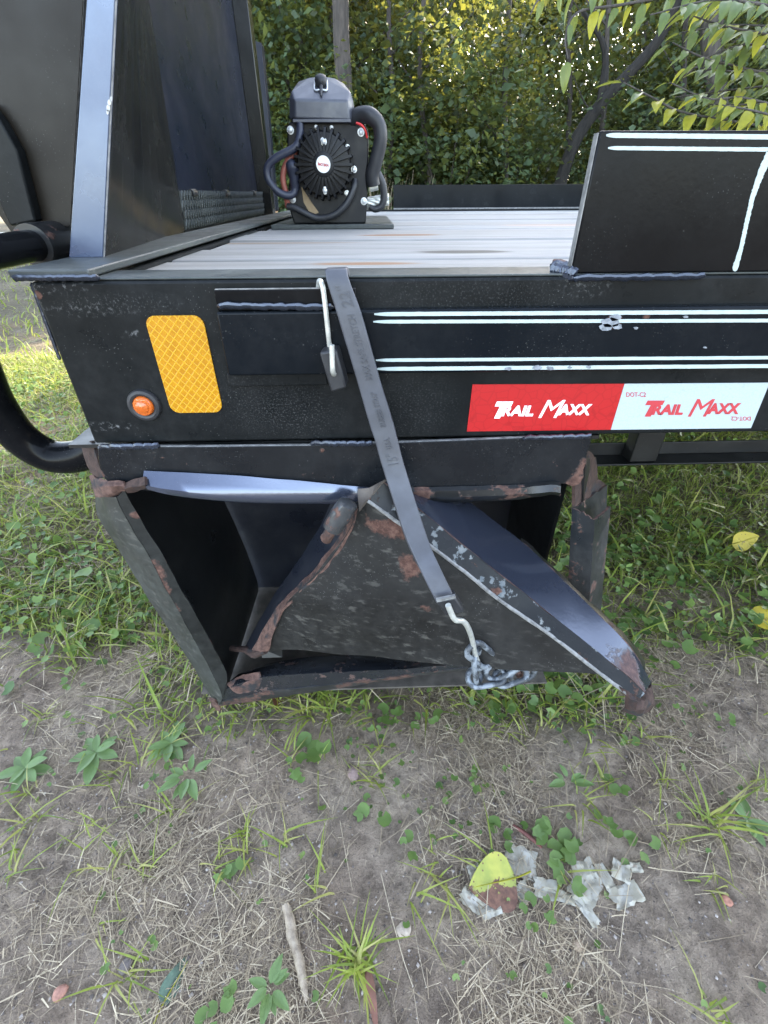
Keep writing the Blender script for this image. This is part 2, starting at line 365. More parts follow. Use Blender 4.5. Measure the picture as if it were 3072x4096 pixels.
# weathered deck boards: grain runs along X
t = NT('weathered_board'); sv = t.scale(t.pos(), (.035, 1, 1)); oi = t.n('ShaderNodeObjectInfo')
gr = t.noise(150, 7, sv, .65); gr2 = t.noise(32, 5, sv, .6)
c = t.mix(t.ramp(gr2, .3, .72), (.22, .226, .224), (.365, .372, .368))
c = t.mix(t.ramp(gr, .47, .70), c, (.11, .11, .108)); c = t.mix(t.ramp(t.noise(6, 5, t.scale(t.pos(), (.25, 1, 1))), .52, .72, 0, .45), c, (.26, .25, .235))
c = t.mix(t.math('MULTIPLY', oi.outputs['Random'], .55), c, (.21, .195, .17))
for cpt, r, st, cc in ((AZ(1850, 1008, .694), .042, (.62, 1.9, 1), (.055, .052, .045)), (AZ(1600, 942, .694), .03, (.35, 1.2, 1), (.20, .10, .05)), (AZ(1450, 1055, .694), .018, (.25, 1.5, 1), (.22, .12, .06)),
                       (AZ(2250, 900, .694), .06, (.35, 1., 1), (.33, .26, .22)), (AZ(1080, 970, .694), .03, (.2, 2., 1), (.2, .15, .11)), (AZ(1230, 1082, .694), .012, (.3, 1.5, 1), (.08, .075, .07))):
    q = t.ramp(t.math('ADD', t.math('DIVIDE', t.dist(cpt, st), r), t.math('MULTIPLY', t.math('SUBTRACT', gr, .5), 1.6)), 1.05, .75)
    c = t.mix(q, c, cc)
M['board'] = t.bsdf(Base_Color=c, Roughness=.62, Normal=t.bump(t.math('ADD', gr, t.math('MULTIPLY', gr2, .6)), .5, .003))
t = NT('weathered_wood'); sv = t.scale(t.pos(), (1, 1, .05)); g = t.noise(160, 6, sv)
M['wood'] = t.bsdf(Base_Color=t.cramp(g, [(.3, (.12, .07, .035)), (.7, (.42, .27, .14))]), Roughness=.8, Normal=t.bump(g, .5, .003))
t = NT('bark'); g = t.noise(26, 7, t.scale(t.pos(), (1, 1, .22)), .65)
M['bark'] = t.bsdf(Base_Color=t.cramp(g, [(.3, (.022, .020, .018)), (.7, (.085, .072, .062))]), Roughness=.9, Normal=t.bump(g, .8, .02))
t = NT('stick_wood'); g = t.noise(90, 6, t.obj(), .65)
M['stick'] = t.bsdf(Base_Color=t.cramp(g, [(.3, (.16, .12, .085)), (.7, (.42, .35, .26))]), Roughness=.85, Normal=t.bump(g, .6, .002))

# ================================================================== THE GROUND
def vn(x, y, seed=0):
    x = np.asarray(x, float); y = np.asarray(y, float)
    xi = np.floor(x).astype(np.int64); yi = np.floor(y).astype(np.int64); fx = x-xi; fy = y-yi
    fx = fx*fx*(3-2*fx); fy = fy*fy*(3-2*fy)
    def hsh(a, b):
        q = np.sin(a*127.1+b*311.7+seed*74.7)*43758.5453; return q-np.floor(q)
    return ((hsh(xi, yi)*(1-fx)+hsh(xi+1, yi)*fx)*(1-fy)+(hsh(xi, yi+1)*(1-fx)+hsh(xi+1, yi+1)*fx)*fy)*2-1
def gh(x, y):
    return .016*vn(np.asarray(x)*1.9, np.asarray(y)*1.9, 1)+.007*vn(np.asarray(x)*7, np.asarray(y)*7, 2)+.0035*vn(np.asarray(x)*19, np.asarray(y)*19, 3)+.0030*vn(np.asarray(x)*42, np.asarray(y)*42, 4)+.0022*np.abs(vn(np.asarray(x)*85, np.asarray(y)*85, 6))
def sst(a, b, x): q = np.clip((x-a)/(b-a), 0, 1); return q*q*(3-2*q)
def cover(x, y):
    """how thickly plants cover the soil"""
    x = np.asarray(x, float); y = np.asarray(y, float)
    n = .5*vn(x*3.1, y*3.1, 11)+.5*vn(x*8.3, y*8.3, 12)
    edge = np.where(x < -.45, .17, np.where(x > .45, .10, .01))
    c = sst(edge-.05, edge+.10, y+.07*n)
    c *= 1-.85*np.exp(-(((x-.72)/.26)**2+((y-.27)/.055)**2))
    c *= 1-.8*np.exp(-(((x+1.35)/.22)**2+((y-1.25)/.28)**2))
    return np.clip(c*(.85+.45*n)+.02, 0, 1)
def axis(core0, core1, step, lo, hi, g=1.25):
    a = list(np.arange(core0, core1, step)); s = step; q = a[-1]
    while q < hi: s *= g; q += s; a.append(q)
    s = step; q = a[0]; b = []
    while q > lo: s *= g; q -= s; b.append(q)
    return np.array(b[::-1]+a)
xs = axis(-1.1, 1.1, .0052, -70, 70, 1.12); ys = axis(-.5, .75, .0052, -40, 110, 1.12)
GX, GY = np.meshgrid(xs, ys); Z = gh(GX, GY)
far = sst(3, 12, np.hypot(GX, GY)); Z = Z*(1-far)+far*.06*vn(GX*.25, GY*.25, 5)
V = np.stack([GX, GY, Z], -1).reshape(-1, 3); nx = len(xs); ii = (np.arange(len(ys)-1)[:, None]*nx+np.arange(nx-1)).ravel()
me = np_mesh('ground', V, np.stack([ii, ii+1, ii+nx+1, ii+nx], 1)); me.shade_smooth()
at = me.attributes.new('cover', 'FLOAT', 'POINT'); at.data.foreach_set('value', np.maximum(cover(GX, GY), far*.9).ravel().astype(np.float32))
t = NT('soil'); a = t.n('ShaderNodeAttribute', attribute_name='cover').outputs['Fac']
n1 = t.noise(4.5, 7, rough=.6); n2 = t.noise(45, 7, rough=.68); n3 = t.noise(420, 5, rough=.7)
c = t.mix(t.ramp(n1, .35, .65), (.34, .258, .188), (.53, .432, .33)); c = t.mix(t.ramp(n2, .36, .60), t.mix(.66, c, (.085, .064, .050)), c); c = t.mix(t.ramp(t.noise(13, 6, rough=.6), .52, .66, 0, .35), c, (.12, .092, .072))
c = t.mix(t.ramp(n3, .58, .70, 0, .8), c, (.065, .050, .040)); c = t.mix(t.ramp(t.vor(260), .13, .06, 0, .55), c, (.50, .44, .37))
c = t.mix(t.math('MULTIPLY', a, .75), c, t.mix(t.ramp(n2, .3, .7), (.028, .030, .014), (.085, .080, .040)))
bb = t.bump(n2, 1., .022); bb = t.bump(n3, .8, .006, bb)
me.materials.append(t.bsdf(Base_Color=c, Roughness=.95, Normal=bb, Specular_IOR_Level=.2))
g = bpy.data.objects.new('ground', me); COL.objects.link(g); tag(g, 'bare grey brown soil with thin turf', kind='structure')

# ------------------------------------------------------------------ plant cover nobody could count
def blades(x, y, z, h, wd, lean, seg=(0, .38, .72, 1), wf=(1, .92, .62, .08), up=None):
    n = len(x); az = RNG.uniform(0, 2*np.pi, n); tw = az+np.pi/2+RNG.normal(0, .35, n)
    d = np.stack([np.cos(az), np.sin(az), np.zeros(n)], 1); s = np.stack([np.cos(tw), np.sin(tw), RNG.normal(0, .15, n)], 1)
    b = np.stack([x, y, z], 1); up = np.ones(n) if up is None else up; V = []; bend = RNG.normal(0, .16, n); sd = np.stack([-np.sin(az), np.cos(az), np.zeros(n)], 1)
    for q, k in zip(seg, wf):
        c = b+d*(lean*h*q**1.6)[:, None]+sd*(bend*h*q*q)[:, None]; c[:, 2] += h*up*q*(1-.42*np.clip(lean, 0, 1.6)*q)
        V += [c-s*(wd*k/2)[:, None], c+s*(wd*k/2)[:, None]]
    V = np.stack(V, 1).reshape(-1, 3); o = np.arange(n)[:, None]*(2*len(seg)); F = []
    for i in range(len(seg)-1): F.append(o+np.array([2*i, 2*i+1, 2*i+3, 2*i+2]))
    return V, np.concatenate(F, 0)
def frames(n, tilt):
    """random leaf frames: (across, along, normal), normals tilted off vertical"""
    az = RNG.uniform(0, 2*np.pi, n); ti = np.abs(RNG.normal(0, tilt, n)); a2 = RNG.uniform(0, 2*np.pi, n)
    nr = np.stack([np.sin(ti)*np.cos(a2), np.sin(ti)*np.sin(a2), np.cos(ti)], 1); al = np.stack([np.cos(az), np.sin(az), np.zeros(n)], 1)
    al -= nr*(al*nr).sum(1)[:, None]; al /= np.linalg.norm(al, axis=1)[:, None]; return np.cross(al, nr), al, nr
def rounds(P, r, tilt=.5):
    """roundish notched leaves, four quads each"""
    n = len(P); ac, al, nr = frames(n, tilt); V = [P+nr*(-.12*r)[:, None]]
    for k in range(8):
        a = 2*np.pi*k/8; q = .38 if k == 0 else (1.06 if k in (1, 7) else (.98 if k != 4 else .9))
        V.append(P+(al*np.cos(a)*-q+ac*np.sin(a)*q)*r[:, None]+nr*(r*RNG.uniform(-.05, .22, n))[:, None])
    V = np.stack(V, 1).reshape(-1, 3); o = np.arange(n)[:, None]*9
    return V, np.concatenate([o+np.array([0, 1+2*i, 2+2*i, 1+(2+2*i) % 8]) for i in range(4)], 0)
def diamonds(P, L, wd, tilt=.9, down=.0):
    n = len(P); ac, al, nr = frames(n, tilt)
    if down: al[:, 2] -= down; al /= np.linalg.norm(al, axis=1)[:, None]
    m = P+al*(L*.45)[:, None]; u = nr*(wd*.18)[:, None]
    V = np.stack([P, m-ac*(wd/2)[:, None]+u, P+al*L[:, None], m+ac*(wd/2)[:, None]+u], 1).reshape(-1, 3)
    return V, np.arange(n)[:, None]*4+np.array([0, 1, 2, 3])
def scatter(n, x0, x1, y0, y1, dens, power=1.):
    x = RNG.uniform(x0, x1, n); y = RNG.uniform(y0, y1, n); k = RNG.uniform(0, 1, n) < dens(x, y)**power; return x[k], y[k]
def stuff(name, V, F, mat, label):
    me = np_mesh(name, V, F); me.materials.append(mat); me.shade_smooth() if name != 'soil_crumbs' else None; o = bpy.data.objects.new(name, me); COL.objects.link(o); return tag(o, label, kind='stuff')
M['grass'] = foliage('grass_blade', [(.12, .18, .03), (.21, .285, .05), (.31, .37, .075), (.44, .40, .16)], .38, .45, (.50, .55, .08))
M['clover'] = foliage('ground_leaf', [(.06, .115, .035), (.115, .19, .05), (.20, .29, .085)], .3, .42, (.30, .42, .07))
M['straw'] = foliage('dry_straw', [(.17, .13, .085), (.38, .30, .20), (.64, .54, .38)], .1, .7, (.4, .35, .2))
M['fleshy'] = foliage('weed_leaf', [(.12, .19, .065), (.15, .235, .085), (.19, .28, .11)], .25, .4, (.28, .38, .07))
def cat(*vf):
    o = 0; V = []; F = []
    for v, f in vf: V.append(v); F.append(f+o); o += len(v)
    return np.concatenate(V), np.concatenate(F)
x, y = scatter(130000, -2.3, 1.9, -.02, 2.3, cover)
h = RNG.uniform(.015, .058, len(x))*(.8+.4*vn(x*4, y*4, 31)); V1 = blades(x, y, gh(x, y)-.003, h, RNG.uniform(.0016, .0036, len(x)), RNG.uniform(.2, 1.6, len(x)))
x, y = scatter(11000, -2.3, 1.9, .02, 2.3, cover); V4 = blades(x, y, gh(x, y)-.003, RNG.uniform(.05, .115, len(x)), RNG.uniform(.003, .0062, len(x)), RNG.uniform(.5, 1.5, len(x)))
x, y = scatter(16000, -2.3, 1.9, .0, 2.3, cover); V3 = blades(x, y, gh(x, y)+RNG.uniform(.005, .03, len(x)), RNG.uniform(.02, .07, len(x)), RNG.uniform(.001, .002, len(x)), np.full(len(x), 1.2), wf=(1, 1, .8, .4), up=RNG.normal(.05, .15, len(x)))
x, y = scatter(30000, -9, 9, 2.2, 9.5, lambda a, b: np.full(len(a), .95)); h = RNG.uniform(.04, .11, len(x)); V2 = blades(x, y, gh(x, y)*0-.005, h, RNG.uniform(.005, .011, len(x)), RNG.uniform(.2, 1.3, len(x)))
stuff('grass', *cat(V1, V2, V4), M['grass'], 'short grass growing round and under the trailer')
stuff('dead_grass', *V3, M['straw'], 'dead grass blades lying among the green turf')
x, y = scatter(30000, -1.9, 1.7, .0, 1.9, lambda a, b: np.clip(cover(a, b)*(.5+.75*vn(a*3, b*3, 21)+.3*np.exp(-((b-.28)/.18)**2)), 0, 1))
P = np.stack([x, y, gh(x, y)+RNG.uniform(.006, .042, len(x))], 1); V1 = rounds(P, RNG.gamma(5, .0013, len(x))+.002, .6)
x, y = scatter(4600, -.6, .6, -.44, .07, lambda a, b: np.clip(.05+1.3*np.clip(vn(a*9, b*9, 22)-.15, 0, 1)*np.clip((b+.34)*2.4, .04, 1), 0, 1)*.8)
P = np.stack([x, y, gh(x, y)+RNG.uniform(.003, .014, len(x))], 1); V2 = rounds(P, RNG.uniform(.0022, .0065, len(x)), .5)
stuff('ground_cover', *cat(V1, V2), M['clover'], 'low creeping clover and ivy leaves on the soil')
x, y = scatter(120000, -.95, .95, -.46, .45, lambda a, b: np.clip(.58+.75*vn(a*6, b*6, 23)+.3*vn(a*17, b*17, 24)-.45*cover(a, b), .02, 1)); n = len(x)
h = RNG.gamma(1.6, .0105, n)+.003; V1 = blades(x, y, gh(x, y)+RNG.uniform(.0003, .007, n), h, RNG.gamma(3, .00016, n)+.0002, np.full(n, 1.1), wf=(1, 1, .9, .7), up=RNG.normal(.03, .14, n))
x, y = scatter(420, -.8, .8, -.45, .35, lambda a, b: np.full(len(a), .8)); n = len(x)
V2 = blades(x, y, gh(x, y)+.004, RNG.uniform(.04, .12, n), RNG.uniform(.0006, .0013, n), np.full(n, 1.0), wf=(1, 1, .9, .6), up=RNG.normal(.03, .08, n))
stuff('dry_straw', *cat(V1, V2), M['straw'], 'dry straw and dead grass strewn on the bare soil')
x, y = scatter(26000, -.9, .9, -.46, .3, lambda a, b: np.clip(.45+.7*vn(a*7, b*7, 26), .05, 1)); n = len(x); rr0 = np.minimum(RNG.gamma(1.3, .00045, n)+.0005, .003)
oc = np.array([(1, 0, 0), (0, 1, 0), (-1, 0, 0), (0, -1, 0), (0, 0, .8), (0, 0, -.8)]); V = (np.stack([x, y, gh(x, y)+rr0*.3], 1)[:, None]+oc[None]*rr0[:, None, None]*RNG.uniform(.6, 1.4, (n, 6, 1))).reshape(-1, 3)
F = np.concatenate([np.arange(n)[:, None]*6+np.array(q) for q in ((0, 1, 4), (1, 2, 4), (2, 3, 4), (3, 0, 4))])
t = NT('soil_crumb'); stuff('soil_crumbs', V, F, t.bsdf(Base_Color=t.cramp(t.island(), [(0, (.07, .058, .05)), (.6, (.20, .168, .145)), (1, (.42, .37, .32))]), Roughness=.95), 'loose crumbs of soil on the ground')

# ================================================================== THE WOOD BEHIND
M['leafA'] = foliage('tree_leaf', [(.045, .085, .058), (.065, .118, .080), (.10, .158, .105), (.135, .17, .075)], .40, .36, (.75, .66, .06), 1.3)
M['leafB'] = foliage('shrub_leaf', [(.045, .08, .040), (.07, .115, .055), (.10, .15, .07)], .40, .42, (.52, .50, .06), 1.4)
def crown_mesh(name, seed, H, rad, low, nclump, per, leaf, top_leaf):
    rs = np.random.default_rng(seed); global RNG; keep = RNG; RNG = rs
    zc = low+(H-low)*rs.beta(1.1, 1.25, nclump); prof = np.sqrt(np.clip(np.sin(np.pi*np.clip((zc-low+.9)/(H-low+1.2), 0, 1)), .05, 1))
    a = rs.uniform(0, 2*np.pi, nclump); r = rad*prof*rs.uniform(.15, 1, nclump)**.6
    C = np.stack([r*np.cos(a), r*np.sin(a), zc], 1)
    k = np.repeat(np.arange(nclump), per); sp = np.where(C[k, 2] > 4.6, .46, .24)
    P = C[k]+rs.normal(0, 1, (len(k), 3))*sp[:, None]*np.array([1, 1, .7]); P = P[P[:, 2] > .15]
    big = P[:, 2] > 4.6; keepm = ~big | (rs.uniform(0, 1, len(P)) < .42); P = P[keepm]; big = big[keepm]
    L = np.where(big, top_leaf, leaf)*np.clip(rs.lognormal(-.1, .38, len(P)), .4, 2.2); V, F = diamonds(P, L, L*.62, .95, .35); RNG = keep
    me = np_mesh(name, V, F); return me, C
def trunk_mesh(name, seed, H, r, C):
    rs = random.Random(seed); mb = MB(); lean = Vector((rs.uniform(-.05, .05), rs.uniform(-.05, .05), 0)); path = []
    for i in range(9):
        z = H*.82*i/8; path.append(Vector((.06*math.sin(z*1.1+seed)+lean.x*z, .06*math.cos(z*.9+seed)+lean.y*z, z-.05)))
    mb.tube(path, [r*1.35, r, r*.92, r*.85, r*.75, r*.6, r*.48, r*.35, r*.15], 9, smooth=3)
    for k in range(9):
        z = rs.uniform(.9, H*.7); i = min(7, int(z/(H*.82)*8)); b = path[i]; a = rs.uniform(0, 6.28); ln = rs.uniform(.8, 1.9)
        e = b+Vector((math.cos(a)*ln, math.sin(a)*ln, rs.uniform(.3, 1.1)))
        mb.tube([b, b.lerp(e, .5)+Vector((0, 0, .15)), e], [r*.38, r*.22, r*.06], 6, smooth=3)
    return mb
protos = []
for s, (H, rad, low, nc, per, r) in enumerate(((9.2, 2.0, .9, 150, 150, .12), (8.4, 1.8, .5, 150, 150, .09), (9.8, 2.2, 1.5, 150, 150, .14))):
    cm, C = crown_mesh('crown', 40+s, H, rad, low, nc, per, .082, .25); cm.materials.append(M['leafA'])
    tm = trunk_mesh('trunk', 60+s, H, r, C).build('trunk', M['bark']); bpy.data.objects.remove(bpy.data.objects[tm.name]) if False else None
    protos.append((cm, tm.data)); bpy.data.objects.remove(tm)
def tree(k, x, y, rz, sc, label, group):
    e = empty('woodland_tree', (x, y, 0), label, 'tree', group, rz); e.scale = (sc, sc, sc)
    for nm, me in zip(('crown', 'trunk'), protos[k]):
        o = bpy.data.objects.new(nm, me); COL.objects.link(o); o.parent = e
rs = random.Random(5)
lab1 = 'leafy tree along the shaded edge of the wood'; lab2 = 'tree standing deeper in the wood, seen through gaps'
for i, (X, Y_) in enumerate(((-3.4, 9.2), (-2.0, 10.3), (-.9, 9.6), (-.35, 9.3), (6.05, 9.0), (6.9, 10.2), (7.6, 8.8), (8.8, 9.7), (10.0, 9.2))):
    tree(i % 3, X, Y_, rs.uniform(0, 6.28), rs.uniform(.9, 1.1), lab1, 'trees along the edge of the wood')
for i, X in enumerate((-4.6, -1.6, 3.6, 8.6, 11.6)):
    tree((i+1) % 3, X, 14.6+rs.uniform(-.8, .8), rs.uniform(0, 6.28), rs.uniform(.8, .95), lab2, 'trees deeper in the wood')
for i in range(13):
    tree((i+2) % 3, -9.5+i*2.3+rs.uniform(-.5, .5), 20.5+rs.uniform(-1, 1), rs.uniform(0, 6.28), rs.uniform(1.0, 1.2), lab2, 'trees deeper in the wood')
shr = []
for s in range(2):
    keep = RNG; RNG = np.random.default_rng(90+s); n = 9000; c = RNG.normal(0, 1, (90, 3))*np.array([.55, .45, .5])+np.array([0, 0, .85]); P = c[RNG.integers(0, 90, n)]+RNG.normal(0, .14, (n, 3)); P = P[P[:, 2] > .03]
    L = np.clip(RNG.lognormal(-2.85, .35, len(P)), .03, .13); V, F = diamonds(P, L, L*.65, .9, .2); RNG = keep
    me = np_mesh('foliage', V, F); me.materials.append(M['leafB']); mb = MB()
    for k in range(7):
        a = k*.9; mb.tube([(0, 0, -.02), (.15*math.cos(a), .15*math.sin(a), .5), (.45*math.cos(a), .4*math.sin(a), 1.25)], [.014, .009, .003], 5, smooth=3)
    so = mb.build('stem', M['bark']); shr.append((me, so.data)); bpy.data.objects.remove(so)
for i in range(9):
    e = empty('shrub', (-3.2+i*1.35+rs.uniform(-.25, .25), 7.6+rs.uniform(-.5, .6), 0), 'low leafy shrub at the foot of the wood', 'shrub', 'shrubs at the foot of the wood', rs.uniform(0, 6.28))
    sc = rs.uniform(.7, 1.25); e.scale = (sc, sc, sc)
    for nm, me in zip(('foliage', 'stem'), shr[i % 2]):
        o = bpy.data.objects.new(nm, me); COL.objects.link(o); o.parent = e
for i, (X, Y_, sc) in enumerate(((1.3, 8.6, 1.75), (-1.3, 8.1, 1.8), (3.7, 8.4, 1.7), (5.4, 7.9, 1.5), (.2, 9.6, 1.9))):
    e = empty('shrub', (X, Y_, 0), 'tall leafy shrub standing out in front of the wood', 'shrub', 'tall shrubs in front of the wood', i*1.3); e.scale = (sc*.75, sc*.75, sc)
    for nm, me in zip(('foliage', 'stem'), shr[i % 2]):
        o = bpy.data.objects.new(nm, me); COL.objects.link(o); o.parent = e
for i in range(15):
    e = empty('shrub', (-4.5+i*1.25+rs.uniform(-.4, .4), 16.8+rs.uniform(-1, 1), 0), 'tall sunlit shrub glowing yellow deep in the wood', 'shrub', 'sunlit shrubs deep in the wood', rs.uniform(0, 6.28))
    sc = rs.uniform(2.0, 2.9); e.scale = (sc*.8, sc*.8, sc)
    for nm, me in zip(('foliage', 'stem'), shr[i % 2]):
        o = bpy.data.objects.new(nm, me); COL.objects.link(o); o.parent = e
# two bare trunks that stand out
t = NT('shaded_bark'); g = t.noise(26, 7, t.scale(t.pos(), (1, 1, .22)), .65)
M['shadedbark'] = t.bsdf(Base_Color=t.cramp(g, [(.3, (.006, .0055, .005)), (.7, (.024, .021, .018))]), Roughness=.95, Normal=t.bump(g, .8, .02))  # darker copy of bark, the trunk's shade put into its colour
def bare_trunk(path, rad, label, branches=()):
    b = path[0]; e = empty('woodland_tree', (b[0], b[1], 0), label, 'tree'); MB().tube(path, rad, 10, smooth=5).build('trunk', M['shadedbark'] if 'dark' in label else M['bark'], e)
    for bp, br in branches: MB().tube(bp, br, 7, smooth=4).build('limb', M['shadedbark'] if 'dark' in label else M['bark'], e)
T0 = AY(1375, 330, 6.5); T1 = AY(1362, 0, 6.5); up = (T1-T0)*(1/(T1.z-T0.z))
base = T0+up*(0-T0.z); bare_trunk([base-Vector((0, 0, .05)), T0, T1, T1+up*2.5+Vector((.1, 0, 0)), T1+up*5], [.11, .092, .085, .07, .04], 'bare grey trunk rising right behind the winch',
    [([T0+up*.9, T0+up*1.25+Vector((.25, 0, .1)), T1+up*.4+Vector((.5, .1, .3))], [.05, .04, .02])])
Ta = AY(2270, 640, 7.0); Tb = AY(2400, 420, 7.0); Tc = AY(2640, 150, 7.0); Td = AY(2700, 0, 7.0); base = Vector((Ta.x-.1, 7.0, -.05))
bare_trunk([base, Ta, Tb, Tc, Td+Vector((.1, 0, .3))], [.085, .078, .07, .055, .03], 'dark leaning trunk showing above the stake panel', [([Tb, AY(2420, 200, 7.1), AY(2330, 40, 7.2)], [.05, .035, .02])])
Ta = AY(2870, 530, 6.8); Tb = AY(2850, 0, 6.8); bare_trunk([Vector((Ta.x, 6.8, -.05)), Ta, Tb, Tb+Vector((0, 0, 2))], [.11, .10, .09, .06], 'straight brown trunk behind the hanging leaves')

rs = random.Random(77)
for i in range(14):
    px = 1120+i*145+rs.uniform(-50, 50); Y_ = rs.uniform(6.9, 10.5); a = AY(px, 700, Y_); b = AY(px+rs.uniform(-60, 60), 0, Y_)
    e = empty('sapling', (a.x, Y_, 0), 'thin dark sapling trunk standing in the wood', 'tree', 'thin saplings in the wood')
    MB().tube([(a.x, Y_, -.05), a, a.lerp(b, .5)+Vector((rs.uniform(-.1, .1), 0, 0)), b, b+Vector((rs.uniform(-.3, .3), 0, 1.6))], [.045, .04, .034, .028, .012], 7, smooth=4).build('trunk', M['bark'], e)
    for k in range(3):
        p = a.lerp(b, rs.uniform(.15, .9)); d = rs.choice((-1, 1)); MB().tube([p, p+Vector((d*.25, rs.uniform(-.1, .1), .18)), p+Vector((d*.55, rs.uniform(-.2, .2), .5))], [.014, .009, .003], 5, smooth=3).build('limb', M['bark'], e)

# ================================================================== THE TRAILER
XR = 2.6
TR = empty('flatbed_trailer', (.6, 1.0, 0), 'black steel flatbed trailer with weathered wooden deck', 'trailer')
XL = -.286
MB().slab([(XL, y, z) for y, z in ((0, .549), (0, .700), (.05, .700), (.05, .692), (.007, .690), (.007, .559), (.05, .557), (.05, .549))], (XR-XL, 0, 0)).build('side_rail', M['rail'], TR, .0025)
MB().box((XL+.004, .002, .7003), (XR, .0505, .7022)).build('top_flange', M['flange'], TR, .0008)
MB().slab([(x, .052, z) for x, z in ((XL, .549), (XL, .699), (-.238, .699), (-.238, .690), (XL+.008, .688), (XL+.008, .559), (-.238, .557), (-.238, .549))], (0, 1.95, 0)).build('front_crossmember', M['rail'], TR, .002)
MB().box((-.300, -.0015, .7028), (-.2335, 1.99, .7092)).build('edge_bar', M['flange'], TR, .0015)
MB().box((XL, 2.01, .549), (XR, 2.06, .7)).build('far_rail', M['rail'], TR, .002)
for k, X in enumerate((-.10, .33, .62, 1.02, 1.42, 1.82, 2.22)):
    MB().box((X, .052, .600), (X+.045, 2.008, .657)).build('crossmember', M['inner'], TR, .002)
# deck boards, each its own piece
rs = random.Random(3); y = .056; i = 0
while y < 1.99:
    wd = .134; x0 = -.244+rs.uniform(-.008, .016); z = .694+rs.uniform(-.0012, .0012)
    MB().box((x0, y, .658), (XR, min(y+wd, 2.006), z)).build('board', M['board'], TR, .005); y += wd+.009; i += 1
# stake panels on both sides
SX = .1756
MB().box((SX, .0005, .7024), (XR, .0095, AY(2395, 522, 0).z)).build('stake_panel', [M['gloss'], M['edge']], TR, .0012, label='tall black panel with white pinstripes')
for a, b in ((0, 1),):
    e = MB().box((SX-.0012, .0012, .706), (SX-.0002, .0088, AY(2395, 530, 0).z)).build('pale_edge', M['edge'], TR, .0003)  # pale strip on the panel's end
MB().box((.1212, 2.048, .7005), (XR, 2.058, .791)).build('stake_panel', M['rub'], TR, .001)
MB().box((.1212, 2.020, .7005), (XR, 2.0475, .706)).build('panel_foot', M['edge'], TR, .001)
p = AZ(2170, 1048, .700); MB().box((p.x, .012, .6945), (SX-.001, .05, .7085)).build('rusty_flat_bar', M['rust'], TR, .0015)
# rub rail with its pocket
zt, zb = AY(1800, 1238, -.012).z, AY(1800, 1492, -.012).z; xr0 = AY(872, 1300, -.012).x
MB().box((xr0, -.012, zb), (XR, -.0002, zt)).build('rub_rail', M['rub'], TR, .0022, segs=3)
xa, xb = AY(858, 1180, -.009).x, AY(1424, 1180, -.009).x; zp = AY(1000, 1158, -.009).z
pk = MB().box((xa, -.009, zt+.0003), (xb, -.0055, zp)); pk.box((xa, -.0053, zt+.0003), (xa+.005, -.0002, zp)); pk.box((xb-.005, -.0053, zt+.0003), (xb, -.0002, zp))
pk = pk.build('stake_pocket', M['gloss'], TR, .0009)
MB().box((xa+.001, -.0086, zp-.0001), (AY(1290, 1158, -.009).x, -.0062, zp+.0006)).build('pale_rim', M['edge'], pk)  # pale strip along the pocket rim
a, b = AY(906, 1495, -.004), AY(1310, 1540, -.004); MB().box((a.x, -.0045, b.z), (b.x, -.0002, zb-.0004)).build('lower_lip', M['rail'], TR, .001)
# white stripes
def stripe(pts, hw, Y, name='pinstripe', jit=.10):
    """hand-painted line: pixel centres measured on the panel, half width, standing a hair proud"""
    n = 90; P = lerp_list([Vector((p[0], p[1], 0)) for p in pts], n); hws = [np.interp(i/(n-1), np.linspace(0, 1, len(hw)), hw) for i in range(n)]
    up, dn = [], []
    for i in range(n):
        t = (P[min(i+1, n-1)]-P[max(i-1, 0)]).normalized(); nn = Vector((-t.y, t.x, 0)); q = hws[i]
        if i < 3: q *= (.35, .75, .95)[i]
        if i > n-4 and P[-1].x < 3072: q *= (.95, .75, .35)[i-n+3]
        up.append(P[i]-nn*q*(1+jit*mnoise.noise(Vector((i*.7, q, 1))))); dn.append(P[i]+nn*q*(1+jit*mnoise.noise(Vector((i*.7, q, 8)))))
    mb = MB(); A = [AY(v.x, v.y, Y) for v in up]; B = [AY(v.x, v.y, Y) for v in dn]; d = Vector((0, .0005, 0))
    V = A+B+[v+d for v in A]+[v+d for v in B]; F = []
    for i in range(n-1): F += [(i, i+1, n+i+1, n+i), (i, 2*n+i, 2*n+i+1, i+1), (n+i, n+i+1, 3*n+i+1, 3*n+i)]
    mb.add(V, F); return mb.build(name, M['stripe'], TR)
for c0, c1, hw in (((1497, 1257), (3500, 1245), 8), ((1493, 1287), (3500, 1281), 7), ((1503, 1441), (3500, 1428), 6.5), ((1506, 1476), (3500, 1461), 7.5)):
    stripe([c0, c1], [hw, hw], -.0126)
stripe([(2425, 541), (3600, 553)], [10, 10.5], -.0001); stripe([(2432, 592), (3600, 603)], [8, 9], -.0001)
stripe([(3085, 600), (3045, 690), (3010, 790), (2985, 900), (2968, 980), (2938, 1085)], [14, 13, 9, 8, 8, 11], -.0001, jit=.3)
# a scraped patch on the rub rail
M['bare'] = plain('bare_grey_metal', (.20, .22, .25), .5, .3, .5, 200)
for (x, y, r) in ((2440, 1290, 30), (2465, 1270, 24), (2425, 1310, 22), (2470, 1305, 18), (2545, 1312, 9), (2742, 1268, 9), (2820, 1390, 7), (2035, 1475, 12), (2150, 1470, 16), (2200, 1473, 14), (2280, 1470, 8), (2355, 1468, 10)):
    pts = []
    for k in range(9):
        a = k/9*6.283; q = r*(.75+.55*rs.random()); pts.append(AY(x+q*math.cos(a)*1.1, y+q*math.sin(a)*.55, -.0132))
    MB().slab(pts, (0, .0004+.00004*(x % 7), 0)).build('paint_chip', M['bare'], TR)
